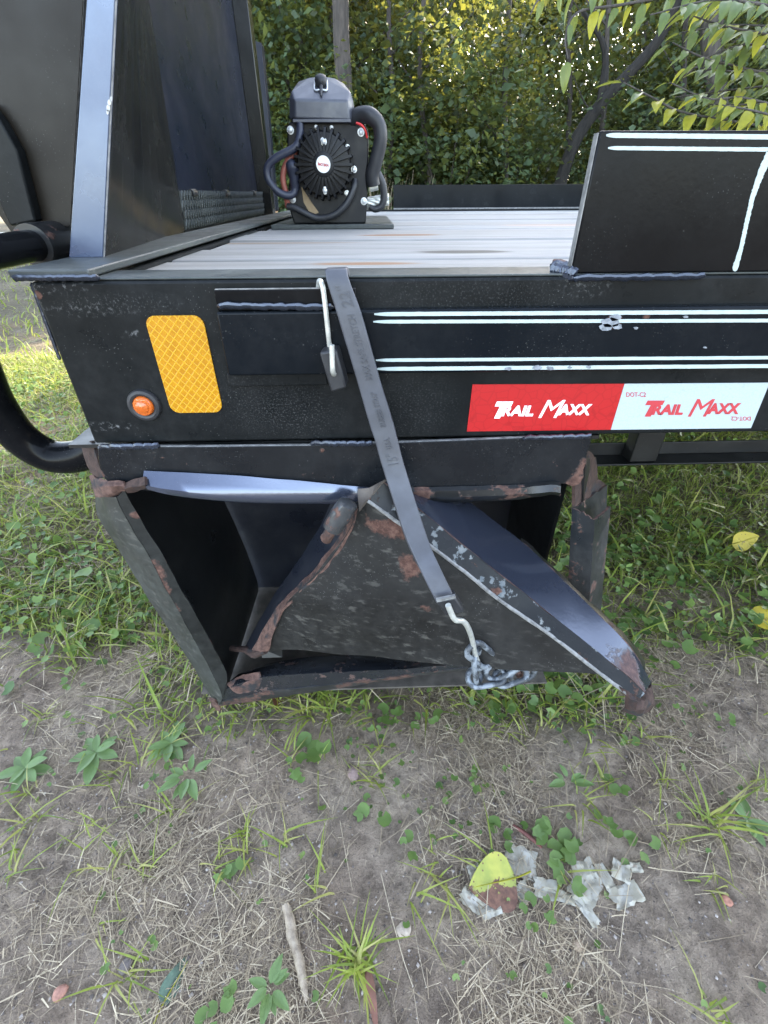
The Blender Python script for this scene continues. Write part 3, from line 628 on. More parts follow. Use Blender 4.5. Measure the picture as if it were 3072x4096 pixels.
# tape, reflector, lamp
Yt = -.0008
tp = MB().slab([AY(*q, Yt) for q in ((1890.5, 1538.2), (2497.7, 1535.2), (2442.5, 1719), (1867.5, 1726))], (0, .0006, 0)).build('red_tape', M['tapered'], TR, smooth=0, label='red reflective tape with white lettering')
tw = MB().slab([AY(*q, Yt) for q in ((2498.6, 1535.2), (3079, 1531), (3004, 1712.5), (2443.4, 1719))], (0, .0006, 0)).build('white_tape', M['tapewhite'], TR, smooth=0, label='white reflective tape with red lettering')
def word(mb, body, x0, x1, y0, y1, off=.05, shear=.25, flip=False, h=.0004):
    c = [AY(x0, y0, Yt), AY(x1, y0, Yt), AY(x0, y1, Yt), AY(x1, y1, Yt)]
    if flip: c = [c[3], c[2], c[1], c[0]]
    fit_text(mb, body, c, (0, -1, 0), h, offset=off, shear=shear)
for (par, mat, T_, RAIL_, M_, AXX_) in ((tp, 'pale', (1976, 2053, 1606, 1673), (2003, 2133, 1622, 1664), (2153, 2262, 1600, 1671), (2229, 2369, 1616, 1660)),
                                        (tw, 'redprint', (2578, 2659, 1602, 1666), (2605, 2731, 1617, 1659), (2751, 2860, 1596, 1666), (2827, 2964, 1612, 1656))):
    mb = MB(); word(mb, 'T', *T_, .07, .45); word(mb, 'RAIL', *RAIL_, .04, .3, h=.00055); word(mb, 'M', *M_, .0, .5); word(mb, 'AXX', *AXX_, .04, .3, h=.00055)
    mb.build('lettering', M[mat], par, smooth=0)
mb = MB(); word(mb, 'DOT-C2', 2505, 2583, 1569, 1587, .0, 0); word(mb, 'DOT-C2', 2925, 3002, 1666, 1682, .0, 0, True); mb.build('lettering', M['redprint'], tw, smooth=0)
x0, x1, z1, z0 = AY(633, 1455, 0).x, AY(853, 1455, 0).x, AY(706, 1261, 0).z, AY(790, 1648, 0).z; rr = .0085; poly = []
for cx, cz, a0 in ((x1-rr, z1-rr, 0), (x0+rr, z1-rr, 90), (x0+rr, z0+rr, 180), (x1-rr, z0+rr, 270)):
    for k in range(7): a = R(a0+15*k); poly.append((cx+rr*math.cos(a), -.0016, cz+rr*math.sin(a)))
MB().slab(poly, (0, .0014, 0)).build('amber_reflector', M['amber'], TR, smooth=0, label='amber rectangular reflector with diamond pattern')
c = AY(580, 1618, 0); c.y = -.0002
lm = MB().lathe([(.0158, 0), (.0160, .002), (.0150, .0042), (.0125, .0050), (.0104, .0042), (.0098, .002)], c, (0, -1, 0), 32).build('marker_lamp', M['rubberdark'], TR, label='small round amber marker lamp in a black grommet')
MB().lathe([(.0099, .002), (.0097, .0052), (.0086, .0066), (.0062, .0070), (.0058, .0082), (.0036, .0094), (.0008, .0098)], c, (0, -1, 0), 32).build('lens', M['lens'], lm)
# weld beads
for path, r in (([AY(392, 1788, -.007), AY(640, 1784, -.007)], .0052), ([AY(1240, 1772, -.007), AY(1490, 1776, -.007)], .0048), ([AY(2090, 1751, -.007), AY(2364, 1746, -.007)], .0045),
                ([AY(2292, 1112, -.003), AY(2820, 1106, -.003)], .0042), ([AY(868, 1222, -.0115), AY(1335, 1230, -.0115)], .0042), ([Vector((-.297, -.003, .7035)), Vector((-.225, -.003, .7030))], .0036),
                ([AY(124, 1130, .004), AY(240, 1440, .004)], .003), ([AY(2205, 1078, .012), AY(2300, 1100, -.002)], .0062), ([AY(2215, 1062, .014), AY(2285, 1072, .010)], .005)):
    weld(path, r, TR, M['weld'])
# the folding end gate at the left
A, B, C_, D_ = AY(280, 1049, .09), AY(411, 1024, .09), AY(462, 0, .09), AY(345, 0, .09)
for q in (A, B): q.z = .7085
C2, D2 = C_+(C_-B)*.9, D_+(D_-A)*.9
MB().slab([A, B, C2, D2], (0, .005, 0)).build('gate_post', M['post'], TR, .0012, label='flat gate post painted with a blue sky sheen')
e = [B+(C2-B)*k+Vector((.0004, .0004, 0)) for k in (.0, .25, .5, .75, 1)]
MB().tube(e, .0007, 5).build('pale_edge', M['edge'], TR)  # pale line along the post's edge
pts = [AY(447+random.uniform(-5, 6), 385+k*14, .0895) for k in range(5)]; mb = MB()
for k, (px, py, r) in enumerate(((437, 410, 9), (433, 432, 10), (444, 395, 7), (430, 448, 7))):
    mb.slab([AY(px+r*math.cos(a)*.8, py+r*math.sin(a)*1.5, .0896) for a in [j/8*6.283+random.uniform(-.2, .2) for j in range(8)]], (0, .0003, 0))
mb.build('chipped_paint', plain('chip_grey', (.42, .42, .40), .7, var=.3, scale=200), TR)
E_ = AX(735, 930, -.318); F_ = AX(590, 0, -.318); F2 = F_+(F_-E_)*.9; E_.z = .705
rows = [[p0.lerp(p1, k/8) for k in range(9)] for p0, p1 in ((B+Vector((-.004, .008, 0)), E_), (C_+Vector((-.004, .008, 0)), F_), (C2+Vector((-.004, .008, 0)), F2))]
MB().sheet(rows, .004).build('gate_side', M['panel'], TR, label='glossy dark gate side with warm reflections')
MB().box((-.352, .545, .70), (-.345, 1.34, 1.35)).build('gate_panel', M['navy'], TR, .001)
gw = MB().box((-.342, .548, .70), (-.338, 1.335, .735)); gw.build('guard_sill', M['inner'], TR, .001)
mb = MB(); N = 52; hgt = .058
for k in range(N):
    for r_ in range(4):
        y0 = .552+k*.015+(r_ % 2)*.0075; z0 = .708+r_*hgt/4
        for s in (-1, 1):
            p0 = Vector((-.330, y0, z0)); p1 = Vector((-.3275, y0+s*.0075, z0+hgt/4)); mb.tube([p0, p1], .0017, 4, caps=False)
mb.build('mesh_guard', M['flange'], TR, label='strip of expanded steel mesh along the gate foot')
for px in (772, 905, 1014):
    c = AX(px, 772, -.330); MB().tube([c+Vector((0, -.014, 0)), c+Vector((0, .014, 0))], .0065, 10).build('hinge_knuckle', M['boxrust'], TR, .001)
MB().box((-.352, 1.345, .70), (-.305, 1.40, 1.4)).build('gate_upright', M['panel'], TR, .002)
a = AY(1020, 160, 1.60); MB().slab([AY(1000, 155, 1.6), AY(1045, 172, 1.6), AY(1108, 845, 1.6), AY(1060, 845, 1.6)], (0, .05, 0)).build('gate_upright', M['navy'], TR, .002)
MB().slab([AY(x, y, .165) for x, y in ((-420, -320), (345, -320), (335, 0), (283, 905), (45, 930), (-12, 850), (-420, 300))], (0, .006, 0), 0, 1).build('gusset_plate', [M['brownish'], M['edge']], TR, .0008, label='broad dark plate with a warm brown sheen')
MB().slab([AY(x, y, .150) for x, y in ((-60, 400), (0, 480), (68, 600), (142, 885), (40, 905), (-60, 700))], (0, .0145, 0)).build('gusset_stiffener', M['rail'], TR, .002)
cx, cz = -.345, .7175
MB().lathe([(.0135, .0), (.0195, .0), (.0198, .003), (.0198, .093), (.0185, .095)], (cx, .118, cz), (0, 1, 0), 28).build('hinge_sleeve', M['boxrust'], TR, smooth=50, label='short worn steel hinge sleeve')
MB().tube([(cx, -.25, cz-.001), (cx, .205, cz)], .0142, 24).build('hinge_pipe', M['gloss'], TR, smooth=50)
MB().box((-.352, .135, .684), (-.3035, .30, .6975)).build('hinge_bracket', M['boxrust'], TR, .003)
# bent bumper tube, bottom left
MB().tube([AY(x, y, Y) for x, y, Y in ((-330, 1130, .02), (-130, 1390, .05), (-30, 1600, .075), (75, 1745, .085), (200, 1822, .09), (320, 1822, .09), (430, 1770, .09))], .0205, 20, smooth=6).build('bumper_tube', M['gloss'], TR, smooth=60, label='thick bent black bumper tube')
MB().slab([AY(x, y, .066) for x, y in ((300, 1775), (318, 1748), (352, 1716), (362, 1728), (352, 1742), (312, 1782))], (0, .003, 0)).build('tube_end_plate', M['zinc'], TR, .0006)
MB().sheet([[AY(x, y, Y) for x, y, Y in r_] for r_ in (((325, 1772, .03), (350, 1764, .02), (374, 1764, .012)), ((336, 1815, .028), (362, 1812, .018), (388, 1810, .01)), ((352, 1860, .02), (375, 1862, .012), (402, 1862, .006)), ((380, 1905, .016), (398, 1910, .01), (418, 1905, .004)))], .003, wob=.002).build('torn_bracket', M['rustdark'], TR)
# frame beam low behind the rail on the right
z1, z0 = AY(2700, 1768, .42).z, AY(2700, 1815, .42).z; fb = MB().box((.27, .42, z0), (XR, .424, z1)); fb.box((.27, .38, z0-.0045), (XR, .4235, z0-.0003))
fb.build('frame_beam', M['inner'], TR, .001); a, b = AY(2532, 1750, .40), AY(2640, 1750, .40)
MB().box((a.x, .385, z0+.001), (b.x, .4185, .548)).build('frame_hanger', M['inner'], TR, .002)
for X in (1.95, 2.75):
    wl = MB().lathe([(.20, -.085), (.31, -.095), (.335, -.075), (.342, 0), (.335, .075), (.31, .095), (.20, .085)], (X, -.12, .335), (0, 1, 0), 40).build('wheel', M['rubberdark'], TR, smooth=50)
    MB().lathe([(.199, -.06), (.185, -.055), (.17, -.02), (.07, -.02), (.05, -.05), (.04, -.06), (.01, -.06)], (X, -.12, .335), (0, 1, 0), 32).build('rim', M['zinc'], wl)

# ================================================================== THE WRECKED TOOL BOX UNDER THE RAIL
TB = empty('tool_box', (0, .12, .09), 'crushed black steel tool box torn open under the rail', 'tool box')
def L3(pts): return [AY(*p) for p in pts]
MB().slab([AY(x, y, -.006) for x, y in ((388, 1786), (800, 1786), (1240, 1781), (1800, 1762), (2100, 1750), (2364, 1744), (2364, 1775), (2350, 1812), (2347, 1850), (2334, 1880), (2336, 1908), (2318, 1938), (2290, 1948), (2262, 1936), (2200, 1940), (1700, 1952),
                                        (1200, 1967), (800, 1972), (590, 1965), (440, 1938), (408, 1905), (392, 1840))], (0, .005, 0), 0, 1).build('top_strip', [M['strip'], M['edge']], TB, .0011)  # pale edge slot: sky reflection on the ledge put into colour
# rolled lip, right half, and its crumpled end
cols = [(1480, 1956, 0), (1640, 1952, 0), (1800, 1948, 0), (1950, 1944, 0), (2080, 1940, .001), (2160, 1934, .004), (2215, 1930, .006), (2240, 1935, .004)]
rows = [[AY(x, y, -.0062-q*.2) for x, y, q in cols], [AY(x, y+14, -.0105-q) for x, y, q in cols], [AY(x, y+34, -.011-q*1.5) for x, y, q in cols], [AY(x, y+50-q*1500, -.006-q) for x, y, q in cols], [AY(x, y+56-q*2500, .006) for x, y, q in cols]]
mb = MB().sheet([lerp_list(r_, 34) for r_ in rows], .003, 0, 1, wob=.0012, wf=60)
mb.build('rolled_lip', [M['boxrust'], M['rust']], TB)
rows = [L3(r_) for r_ in ([(578, 1884, -.008), (800, 1894, -.008), (1100, 1914, -.008), (1420, 1944, -.008), (1560, 1953, -.007)],
                          [(574, 1915, -.0150), (740, 1930, -.0150), (1050, 1952, -.0130), (1400, 1968, -.0110), (1560, 1972, -.0095)],
                          [(576, 1940, -.0215), (700, 1960, -.0220), (1000, 1984, -.0180), (1380, 1994, -.0130), (1560, 1996, -.0105)],
                          [(592, 1952, -.0215), (715, 1980, -.0215), (1000, 2004, -.0170), (1380, 2008, -.0110), (1560, 2008, -.0080)],
                          [(620, 1952, -.014), (740, 1985, -.013), (1020, 2008, -.009), (1390, 2010, -.004), (1560, 2010, -.001)])]
rows = [lerp_list(catmull(r_, 5), 30) for r_ in rows]
MB().sheet(rows, .0026, 0, 1, wob=.0006, wf=30).build('bent_lip', [M['lip'], M['boxrust']], TB, smooth=50, label='bent outward lip painted with a bright sky-blue sheen')
# torn corner
rows = [L3(r_) for r_ in ([(358, 1908, .02), (400, 1912, .005), (440, 1925, -.006), (500, 1928, -.010)], [(372, 1935, .015), (410, 1938, -.006), (455, 1945, -.014), (508, 1945, -.012)], [(382, 1962, .012), (415, 1970, -.008), (455, 1968, -.014), (505, 1962, -.010)], [(384, 1985, .012), (425, 1990, -.006), (460, 1982, -.008), (490, 1968, -.004)])]
MB().sheet([lerp_list(r_, 12) for r_ in rows], .003, wob=.0035, wf=70).build('torn_corner', M['rust'], TB)
rows = [L3(r_) for r_ in ([(495, 1938, -.008), (540, 1922, -.012), (580, 1908, -.018)], [(505, 1955, -.014), (545, 1946, -.018), (584, 1935, -.026)], [(512, 1968, -.008), (548, 1962, -.010), (588, 1950, -.018)])]
MB().sheet([lerp_list(r_, 8) for r_ in rows], .003, wob=.002, wf=70).build('torn_strip', M['rustdark'], TB)
# left corner post
outer = [(386, 1978, .03), (392, 2050, .032), (425, 2115, .03), (475, 2190, .026), (600, 2395, .022), (760, 2640, .018), (842, 2782, .012), (872, 2838, .004)]
mid = [(425, 1985, -.004), (450, 2060, -.006), (490, 2135, -.006), (548, 2215, -.006), (660, 2405, -.006), (800, 2635, -.008), (872, 2768, -.010), (884, 2815, -.012)]
ridge = [(470, 1985, -.012), (505, 2065, -.014), (545, 2135, -.014), (598, 2225, -.014), (705, 2420, -.014), (818, 2625, -.014), (882, 2755, -.014), (892, 2790, -.014)]
inn = [(497, 1955, -.008), (545, 2045, -.009), (597, 2130, -.009), (655, 2225, -.009), (752, 2400, -.010), (850, 2572, -.010), (905, 2690, -.012), (902, 2745, -.014)]
rows = [lerp_list(catmull(L3(l), 4), 40) for l in (outer, mid, ridge, inn)]
rr_ = []
for a, b in zip(rows, rows[1:]): rr_ += [[p.lerp(q, k/3) for p, q in zip(a, b)] for k in range(3)]
rr_.append(rows[-1])
M['leftpost'] = paint('left_post_paint', (.008, .009, .009), .34, .35, (.085, .09, .08), specks=.5, spec=.35, spots=[(AY(620, 2300, -.014), .016, (1.4, 1, .7)), (AY(700, 2440, -.014), .014, (1.3, 1, .6)), (AY(660, 2370, -.014), .014, (1.3, 1, .6)), (AY(880, 2830, -.01), .016), (AY(545, 2060, -.012), .006)])
MB().sheet(rr_[:7], .003, 0, 1, wob=.0012, wf=40).build('corner_post', [paint('weathered_post_paint', (.018, .020, .018), .45, .6, (.10, .105, .09), specks=.6, rust=.1, streak=.8), M['boxrust']], TB, smooth=60)
MB().sheet([[p+Vector((.0004, -.0012, 0)) for p in r_] for r_ in rr_[6:]], .003, 0, 1, wob=.0012, wf=40).build('post_flange', [M['leftpost'], M['boxrust']], TB, smooth=60)
fr = [p+Vector((.002, .012, 0)) for p in rows[1]]; MB().sheet([fr, [p+Vector((.004, .12, 0)) for p in fr], [p+Vector((.008, .236, 0)) for p in fr]], .003, wob=.0015, wf=15).build('side_wall', M['inner'], TB)
MB().box((-.318, .252, .085), (.28, .256, .54)).build('back_wall', M['liner'], TB)
MB().box((-.318, .006, .5415), (.245, .256, .5455)).build('roof_plate', M['inner'], TB)
MB().box((-.285, .012, .094), (.28, .2515, .098)).build('floor_plate', plain('dirty_floor', (.075, .066, .055), .8, var=.4, scale=50, bump=.3), TB)
MB().sheet([lerp_list(L3(l), 8) for l in ([(2340, 1830, .012), (2330, 1950, .012), (2318, 2100, .012), (2275, 2500, .012)], [(2380, 1828, .09), (2390, 1930, .09), (2360, 2100, .09), (2330, 2500, .09)])], .003).build('side_wall', M['inner'], TB)
MB().box((.252, .07, .10), (.256, .2515, .50)).build('side_wall', M['inner'], TB)
# bottom sill
rows = [L3(l) for l in ([(955, 2700, .02), (1120, 2648, .03), (1400, 2622, .03), (1700, 2620, .02), (1930, 2625, .01)], [(912, 2738, -.006), (1060, 2692, -.006), (1400, 2672, -.006), (1700, 2660, -.006), (1930, 2645, -.006)], [(895, 2760, -.011), (1050, 2705, -.012), (1400, 2684, -.012), (1700, 2668, -.012), (1930, 2650, -.012)],
                        [(880, 2800, -.011), (1060, 2762, -.012), (1400, 2725, -.012), (1700, 2684, -.012), (1930, 2660, -.012)], [(872, 2822, -.009), (1070, 2790, -.009), (1400, 2738, -.009), (1700, 2694, -.009), (1930, 2668, -.009)], [(880, 2822, .004), (1080, 2790, .004), (1410, 2738, .004), (1710, 2694, .004), (1930, 2668, .004)])]
rows = [lerp_list(catmull(r_, 4), 36) for r_ in rows]
M['sill'] = paint('sill_paint', (.010, .012, .016), .2, .15, (.10, .10, .09), specks=.3, rust=.40, spec=.8)
mb = MB().sheet(rows[:4], .003, 0, 1, wob=.0012, wf=45); mb.build('sill', [M['sill'], M['rust']], TB, smooth=50)
MB().sheet([[p+Vector((0, -.0006, 0)) for p in rows[3]], rows[4], rows[5]], .004, wob=.002, wf=90).build('sill_rust_edge', paint('sill_edge', (.012, .012, .012), .5, .3, rust=.62), TB)
MB().sheet([L3(l) for l in ([(838, 2792, .0), (862, 2800, -.006)], [(850, 2815, 0), (876, 2820, -.006)], [(868, 2838, 0), (884, 2842, -.004)])], .003, wob=.002, wf=90).build('torn_tip', M['rust'], TB)
MB().sheet([lerp_list(catmull(L3(l), 4), 20) for l in ([(905, 2735, -.010), (960, 2705, .0), (1010, 2690, -.006), (1040, 2690, -.011)], [(930, 2760, -.013), (980, 2735, -.014), (1020, 2720, -.015), (1045, 2712, -.013)], [(950, 2775, -.0125), (1000, 2765, -.0135), (1025, 2755, -.0135), (1040, 2750, -.012)])], .002, wob=.002, wf=110).build('peeled_rust', M['rust'], TB)
# right post: a folded channel with a torn top
top = [(2426, 1938, .06), (2360, 1985, .03), (2294, 2032, -.003), (2335, 2050, -.008), (2374, 2078, -.013), (2408, 2052, .004), (2438, 2024, .02)]
bot = [(2398, 2480, .06), (2335, 2490, .03), (2266, 2510, -.003), (2308, 2530, -.008), (2345, 2545, -.013), (2372, 2510, .004), (2396, 2470, .02)]
sub = lambda P: [P[i].lerp(P[i+1], k/4) for i in range(len(P)-1) for k in range(4)]+[P[-1]]
tt, bb_ = sub(L3(top)), sub(L3(bot))
tt = [p+Vector((0, 0, .003*mnoise.noise(Vector((i*.8, 2, 5))))) for i, p in enumerate(tt)]
MB().sheet([[a.lerp(b, k/12) for a, b in zip(tt, bb_)] for k in range(13)], .003, 0, 1, wob=.001, wf=40).build('corner_post', [paint('right_post_paint', (.012, .014, .016), .33, .4, (.10, .10, .1), specks=.4, rust=.42), M['rust']], TB, smooth=22)
MB().slab(L3([(2352, 1800, .03), (2368, 1812, .04), (2384, 1836, .05), (2390, 1880, .055), (2391, 1915, .06), (2412, 1928, .062), (2426, 1942, .06), (2360, 1992, .03), (2300, 2030, .0), (2300, 1945, .0), (2330, 1880, .012)]), (-.003, .002, 0)).build('torn_wall', M['rustdark'], TB, smooth=0)
# ---- the bent door
def ydoor(py): return float(np.interp(py, (1920, 2000, 2425, 2790, 2860), (-.028, -.034, -.088, -.148, -.155)))
e1 = [(1472, 2000), (1600, 2092), (1735, 2190), (1870, 2292), (2000, 2398), (2200, 2535), (2400, 2690)]
eL = [(1432, 2020), (1404, 2110), (1296, 2262), (1176, 2378), (1124, 2442), (1092, 2530), (1064, 2592)]
eY = [-.026, -.027, -.024, -.020, -.016, -.010, -.004]
rowsd = []
for (lx, ly), yl, (rx, ry) in zip(eL, eY, e1): rowsd.append((AY(lx, ly, yl), AY(rx, ry, ydoor(ry))))
NR = 26; La = lerp_list(catmull([a for a, b in rowsd], 4), NR); Rb = lerp_list(catmull([b for a, b in rowsd], 4), NR)
rows = []
for i, (a, b) in enumerate(zip(La, Rb)):
    ln = []
    for k in range(25):
        q = k/24; p = a.lerp(b, q); s = i/(NR-1)
        p = p+Vector((0, -.012*math.sin(math.pi*q)*math.sin(math.pi*min(1, s*1.1)), 0)); ln.append(p)
    rows.append(ln)
# the bottom edge of the door follows its own line
btm = lerp_list(L3([(1064, 2592, -.004), (1300, 2606, -.03), (1500, 2626, -.055), (1800, 2660, -.09), (2100, 2680, -.115), (2400, 2694, ydoor(2690))]), 25)
for i in range(NR):
    q = (i/(NR-1))**4
    rows[i] = [p+(b-rows[-1][k])*q if i < NR-1 else b for k, (p, b) in enumerate(zip(rows[i], btm))]
M['doorback'] = M['inner']
dr = MB().sheet(rows, .0028, 0, 1, wob=.0034, wf=17).build('door', [M['door'], M['edge']], TB, smooth=60, label='dusty bent door with rust patches')
l1 = e1+[(2470, 2742), (2545, 2800)]; l2 = [(1528, 1926), (1650, 2020), (1775, 2120), (1905, 2225), (2040, 2330), (2240, 2490), (2440, 2650), (2510, 2705), (2575, 2770)]
l3 = [(1690, 1990), (1850, 2000), (1990, 2098), (2110, 2190), (2215, 2290), (2370, 2440), (2500, 2570), (2550, 2640), (2600, 2730)]
P1_ = lerp_list(catmull([AY(x, y, ydoor(y)-.004) for x, y in l1], 4), 44); P2_ = lerp_list(catmull([AY(x, y, ydoor(y)-.002) for x, y in l2], 4), 44)
P3_ = lerp_list(catmull([AY(x, y, ydoor(y2)+dq) for (x, y), (x2, y2), dq in zip(l3, l2, (.06, .06, .058, .052, .034, .025, .024, .024, .024))], 4), 44)
MB().sheet([P1_]+[[a.lerp(b, q) for a, b in zip(P1_, P2_)] for q in (.3, .65)]+[P2_], .0028, 0, 1, wob=.0012, wf=50).build('door_return', [M['peel'], M['edge']], dr, smooth=50, label='door return with peeling paint')
MB().tube([p+Vector((0, -.0006, -.0005)) for p in P1_], .0022, 7, wob=.25).build('door_seam', M['edge'], dr)
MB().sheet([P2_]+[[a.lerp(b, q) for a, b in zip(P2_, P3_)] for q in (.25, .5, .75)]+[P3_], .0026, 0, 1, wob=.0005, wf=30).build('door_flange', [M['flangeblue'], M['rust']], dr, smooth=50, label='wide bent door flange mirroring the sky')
P4_ = [p+Vector((.010, .020, -.004-.010*math.sin(math.pi*i/43))) for i, p in enumerate(P3_)][16:42]
MB().sheet([P3_[16:42], [a.lerp(b, .5)+Vector((0, 0, .002)) for a, b in zip(P3_[16:42], P4_)], P4_], .0026, 0, 1, wob=.002, wf=50).build('door_hem', [M['boxrust'], M['rust']], dr)
rows = [L3(l) for l in ([(2478, 2748, -.146), (2545, 2800, -.152), (2600, 2728, -.12)], [(2500, 2790, -.152), (2560, 2815, -.160), (2608, 2770, -.13)], [(2505, 2825, -.152), (2562, 2836, -.163), (2612, 2805, -.138)], [(2500, 2846, -.14), (2550, 2856, -.15), (2598, 2845, -.135)])]
MB().sheet([lerp_list(catmull(r_, 4), 12) for r_ in rows], .003, wob=.004, wf=70).build('crushed_tip', M['rustdark'], dr)
# left return of the door: dark strip that curls into rust
f0 = [(1330, 2006, .02), (1290, 2090, .03), (1200, 2240, .03), (1100, 2380, .03), (1030, 2500, .025), (985, 2585, .02)]
f1 = [(1395, 2060, -.008), (1370, 2130, -.006), (1262, 2275, -.006), (1150, 2385, -.004), (1078, 2480, -.004), (1010, 2600, -.004)]
f2 = [(1438, 2035, -.028), (1408, 2118, -.030), (1302, 2270, -.027), (1188, 2385, -.024), (1125, 2455, -.022), (1075, 2600, -.012)]
Fa, Fb, Fc = [lerp_list(catmull(L3(l), 4), 30) for l in (f0, f1, f2)]
MB().sheet([Fa, [a.lerp(b, .5) for a, b in zip(Fa, Fb)], Fb], .0026, wob=.001, wf=30).build('door_return', M['liner'], dr, smooth=50)
MB().sheet([Fb, [a.lerp(b, .5)+Vector((.001, -.004, 0)) for a, b in zip(Fb, Fc)], Fc], .003, wob=.0024, wf=42).build('curled_rust_edge', M['rust'], dr, smooth=60, label='curled rusty door edge')
MB().sheet([lerp_list(L3(l), 8) for l in ([(1432, 1958, -.024), (1480, 1950, -.030), (1542, 1922, -.034)], [(1432, 1990, -.030), (1470, 1975, -.032), (1520, 1940, -.036)], [(1440, 2045, -.034), (1462, 2010, -.036), (1478, 1996, -.038)])], .0022, wob=.0012, wf=60).build('folded_corner', plain('brown_steel', (.075, .062, .052), .6, var=.4, scale=90), dr)
c0, c1, c2 = AY(1392, 2012, -.045), AY(1330, 2112, -.045), AY(1302, 2158, -.043)
lt = MB().tube([c0+(c0-c1)*.06, c0, c0.lerp(c1, .5), c1, c1+(c1-c0)*.05], [.006, .0105, .0112, .0108, .007], 16, wob=.15).build('latch_barrel', paint('latch_paint', (.03, .032, .034), .22, .2, specks=.2, rust=.55), dr, smooth=60)
MB().tube([c1, c2, c2+(c2-c1)*.12], [.0062, .0062, .003], 12, wob=.15).build('latch_pin', M['rust'], lt, smooth=60)
MB().tube(L3([(925, 2592, .03), (985, 2600, .01), (1020, 2612, -.004), (1060, 2600, -.01)]), [.004, .005, .008, .006], 8, smooth=4, wob=.3).build('hinge_hook', M['rustdark'], dr)
MB().sheet([L3([(1040, 2590, .015), (1130, 2592, .01)]), L3([(1050, 2630, .008), (1130, 2626, .008)])], .003).build('hinge_leaf', M['inner'], dr)

# ================================================================== STRAP, HOOKS, CHAIN
ST = empty('rubber_strap', (.05, -.05, .3), 'long black rubber tie-down strap holding the bent door', 'strap')
Lp = [(1304, 1113), (1345, 1243), (1384, 1372), (1435, 1544), (1480, 1700), (1500, 1760), (1524, 1850), (1565, 1980), (1626, 2163), (1690, 2300), (1748, 2412)]
Rp = [(1393, 1110), (1440, 1235), (1468, 1330), (1522, 1525), (1564, 1660), (1586, 1738), (1614, 1850), (1655, 1985), (1718, 2180), (1772, 2295), (1822, 2396)]
Ys = [-.020, -.0245, -.0265, -.029, -.033, -.036, -.041, -.055, -.080, -.100, -.114]
LA = [AY(x, y, q) for (x, y), q in zip(Lp, Ys)]; RA = [AY(x, y, q) for (x, y), q in zip(Rp, Ys)]
up0 = [(LA[0]+Vector((.001, .014, .0005)), RA[0]+Vector((.001, .014, .0005))), (LA[0]+Vector((0, .0085, .0035)), RA[0]+Vector((0, .0085, .0035)))]
LA = [u[0] for u in up0]+LA; RA = [u[1] for u in up0]+RA
LA, RA = lerp_list(catmull(LA, 4), 60), lerp_list(catmull(RA, 4), 60)
MB().sheet([[a.lerp(b, k/5) for k in range(6)] for a, b in zip(LA, RA)], .0068).build('strap_band', M['rubber'], ST, .0012, smooth=40)
def on_strap(py, u):
    i = min(range(60), key=lambda j: abs(py_of(LA[j].lerp(RA[j], .5))-py)); a, b = LA[i], RA[i]; t_ = (LA[min(i+1, 59)]-LA[max(i-1, 0)])
    n = t_.cross(b-a).normalized(); n = -n if n.y > 0 else n
    return a.lerp(b, u)+n*.0035, n
def py_of(p): d = p-CAM; return 2048-FPX*d.dot(CU)/d.dot(CF)
mb = MB()
for body, y0, y1, u0, u1, of in (('22"', 1232, 1150, .30, .80, .0), ('MAX SAFE STRETCH', 1512, 1252, .40, .70, .012), ('RUBBER STRAP', 1708, 1556, .42, .68, .012), ('U.S.A.', 1800, 1742, .40, .66, .012), ('15"', 1866, 1806, .28, .78, .0)):
    (tl, n), (tr_, _), (bl, _), (br, _) = on_strap(y0, u0), on_strap(y1, u0), on_strap(y0, u1), on_strap(y1, u1)
    fit_text(mb, body, (tl, tr_, bl, br), n, .0008, offset=of)
mb.build('raised_lettering', plain('lettering_rubber', (.042, .044, .053), .5), ST, smooth=0)
MB().slab(L3([(1276, 1410), (1345, 1400), (1388, 1552), (1324, 1572)][0:0] or [(1276, 1410, -.031), (1346, 1399, -.031), (1386, 1553, -.031), (1324, 1571, -.031)]), (.002, .0185, 0)).build('strap_head', M['rubberdark'], ST, .002)
MB().slab(L3([(1746, 2408, -.120), (1822, 2392, -.120), (1858, 2448, -.122), (1782, 2466, -.122)]), (0, .012, 0)).build('strap_head', M['rubberdark'], ST, .0015)
MB().slab(L3([(1745, 2400, -.122), (1822, 2384, -.122), (1824, 2393, -.122), (1748, 2410, -.122)]), (0, .003, 0)).build('worn_end', M['edge'], ST)
MB().tube(L3([(1327, 1380, -.0365), (1329, 1440, -.0365), (1331, 1484, -.0365), (1336, 1496, -.030), (1334, 1480, -.012), (1326, 1440, -.0125), (1318, 1380, -.0150), (1305, 1260, -.0165), (1296, 1180, -.0155), (1290, 1145, -.0145), (1284, 1128, -.0115), (1277, 1126, -.0070), (1274, 1150, -.0030)]), .0023, 10, smooth=4).build('wire_hook', M['zinc'], ST, smooth=60)
MB().tube(L3([(1792, 2420, -.126), (1806, 2455, -.1265), (1822, 2480, -.126), (1850, 2484, -.122), (1870, 2506, -.119), (1888, 2555, -.114), (1900, 2610, -.109), (1912, 2650, -.104)]), .0029, 10, smooth=4).build('wire_hook', M['zinc'], ST, smooth=60)
CH = empty('chain', (.13, -.1, .2), 'short chain of flaking white links hanging from the bent door', 'chain')
def link(a, b, wd, nrm, r=.0034):
    wd *= 1.2; a, b = AY(*a), AY(*b); ax = (b-a); ln = ax.length; ax.normalize(); n = Vector(nrm); n = (n-ax*n.dot(ax)).normalized(); s = ax.cross(n); P = []
    for k in range(13): q = math.pi*(k/12-.5); P.append(b+ax*math.cos(q)*wd+s*math.sin(q)*wd)
    for k in range(13): q = math.pi*(k/12+.5); P.append(a+ax*math.cos(q)*wd+s*math.sin(q)*wd)
    MB().tube(P, r, 9, closed=True).build('link', M['chain'], CH, smooth=60)
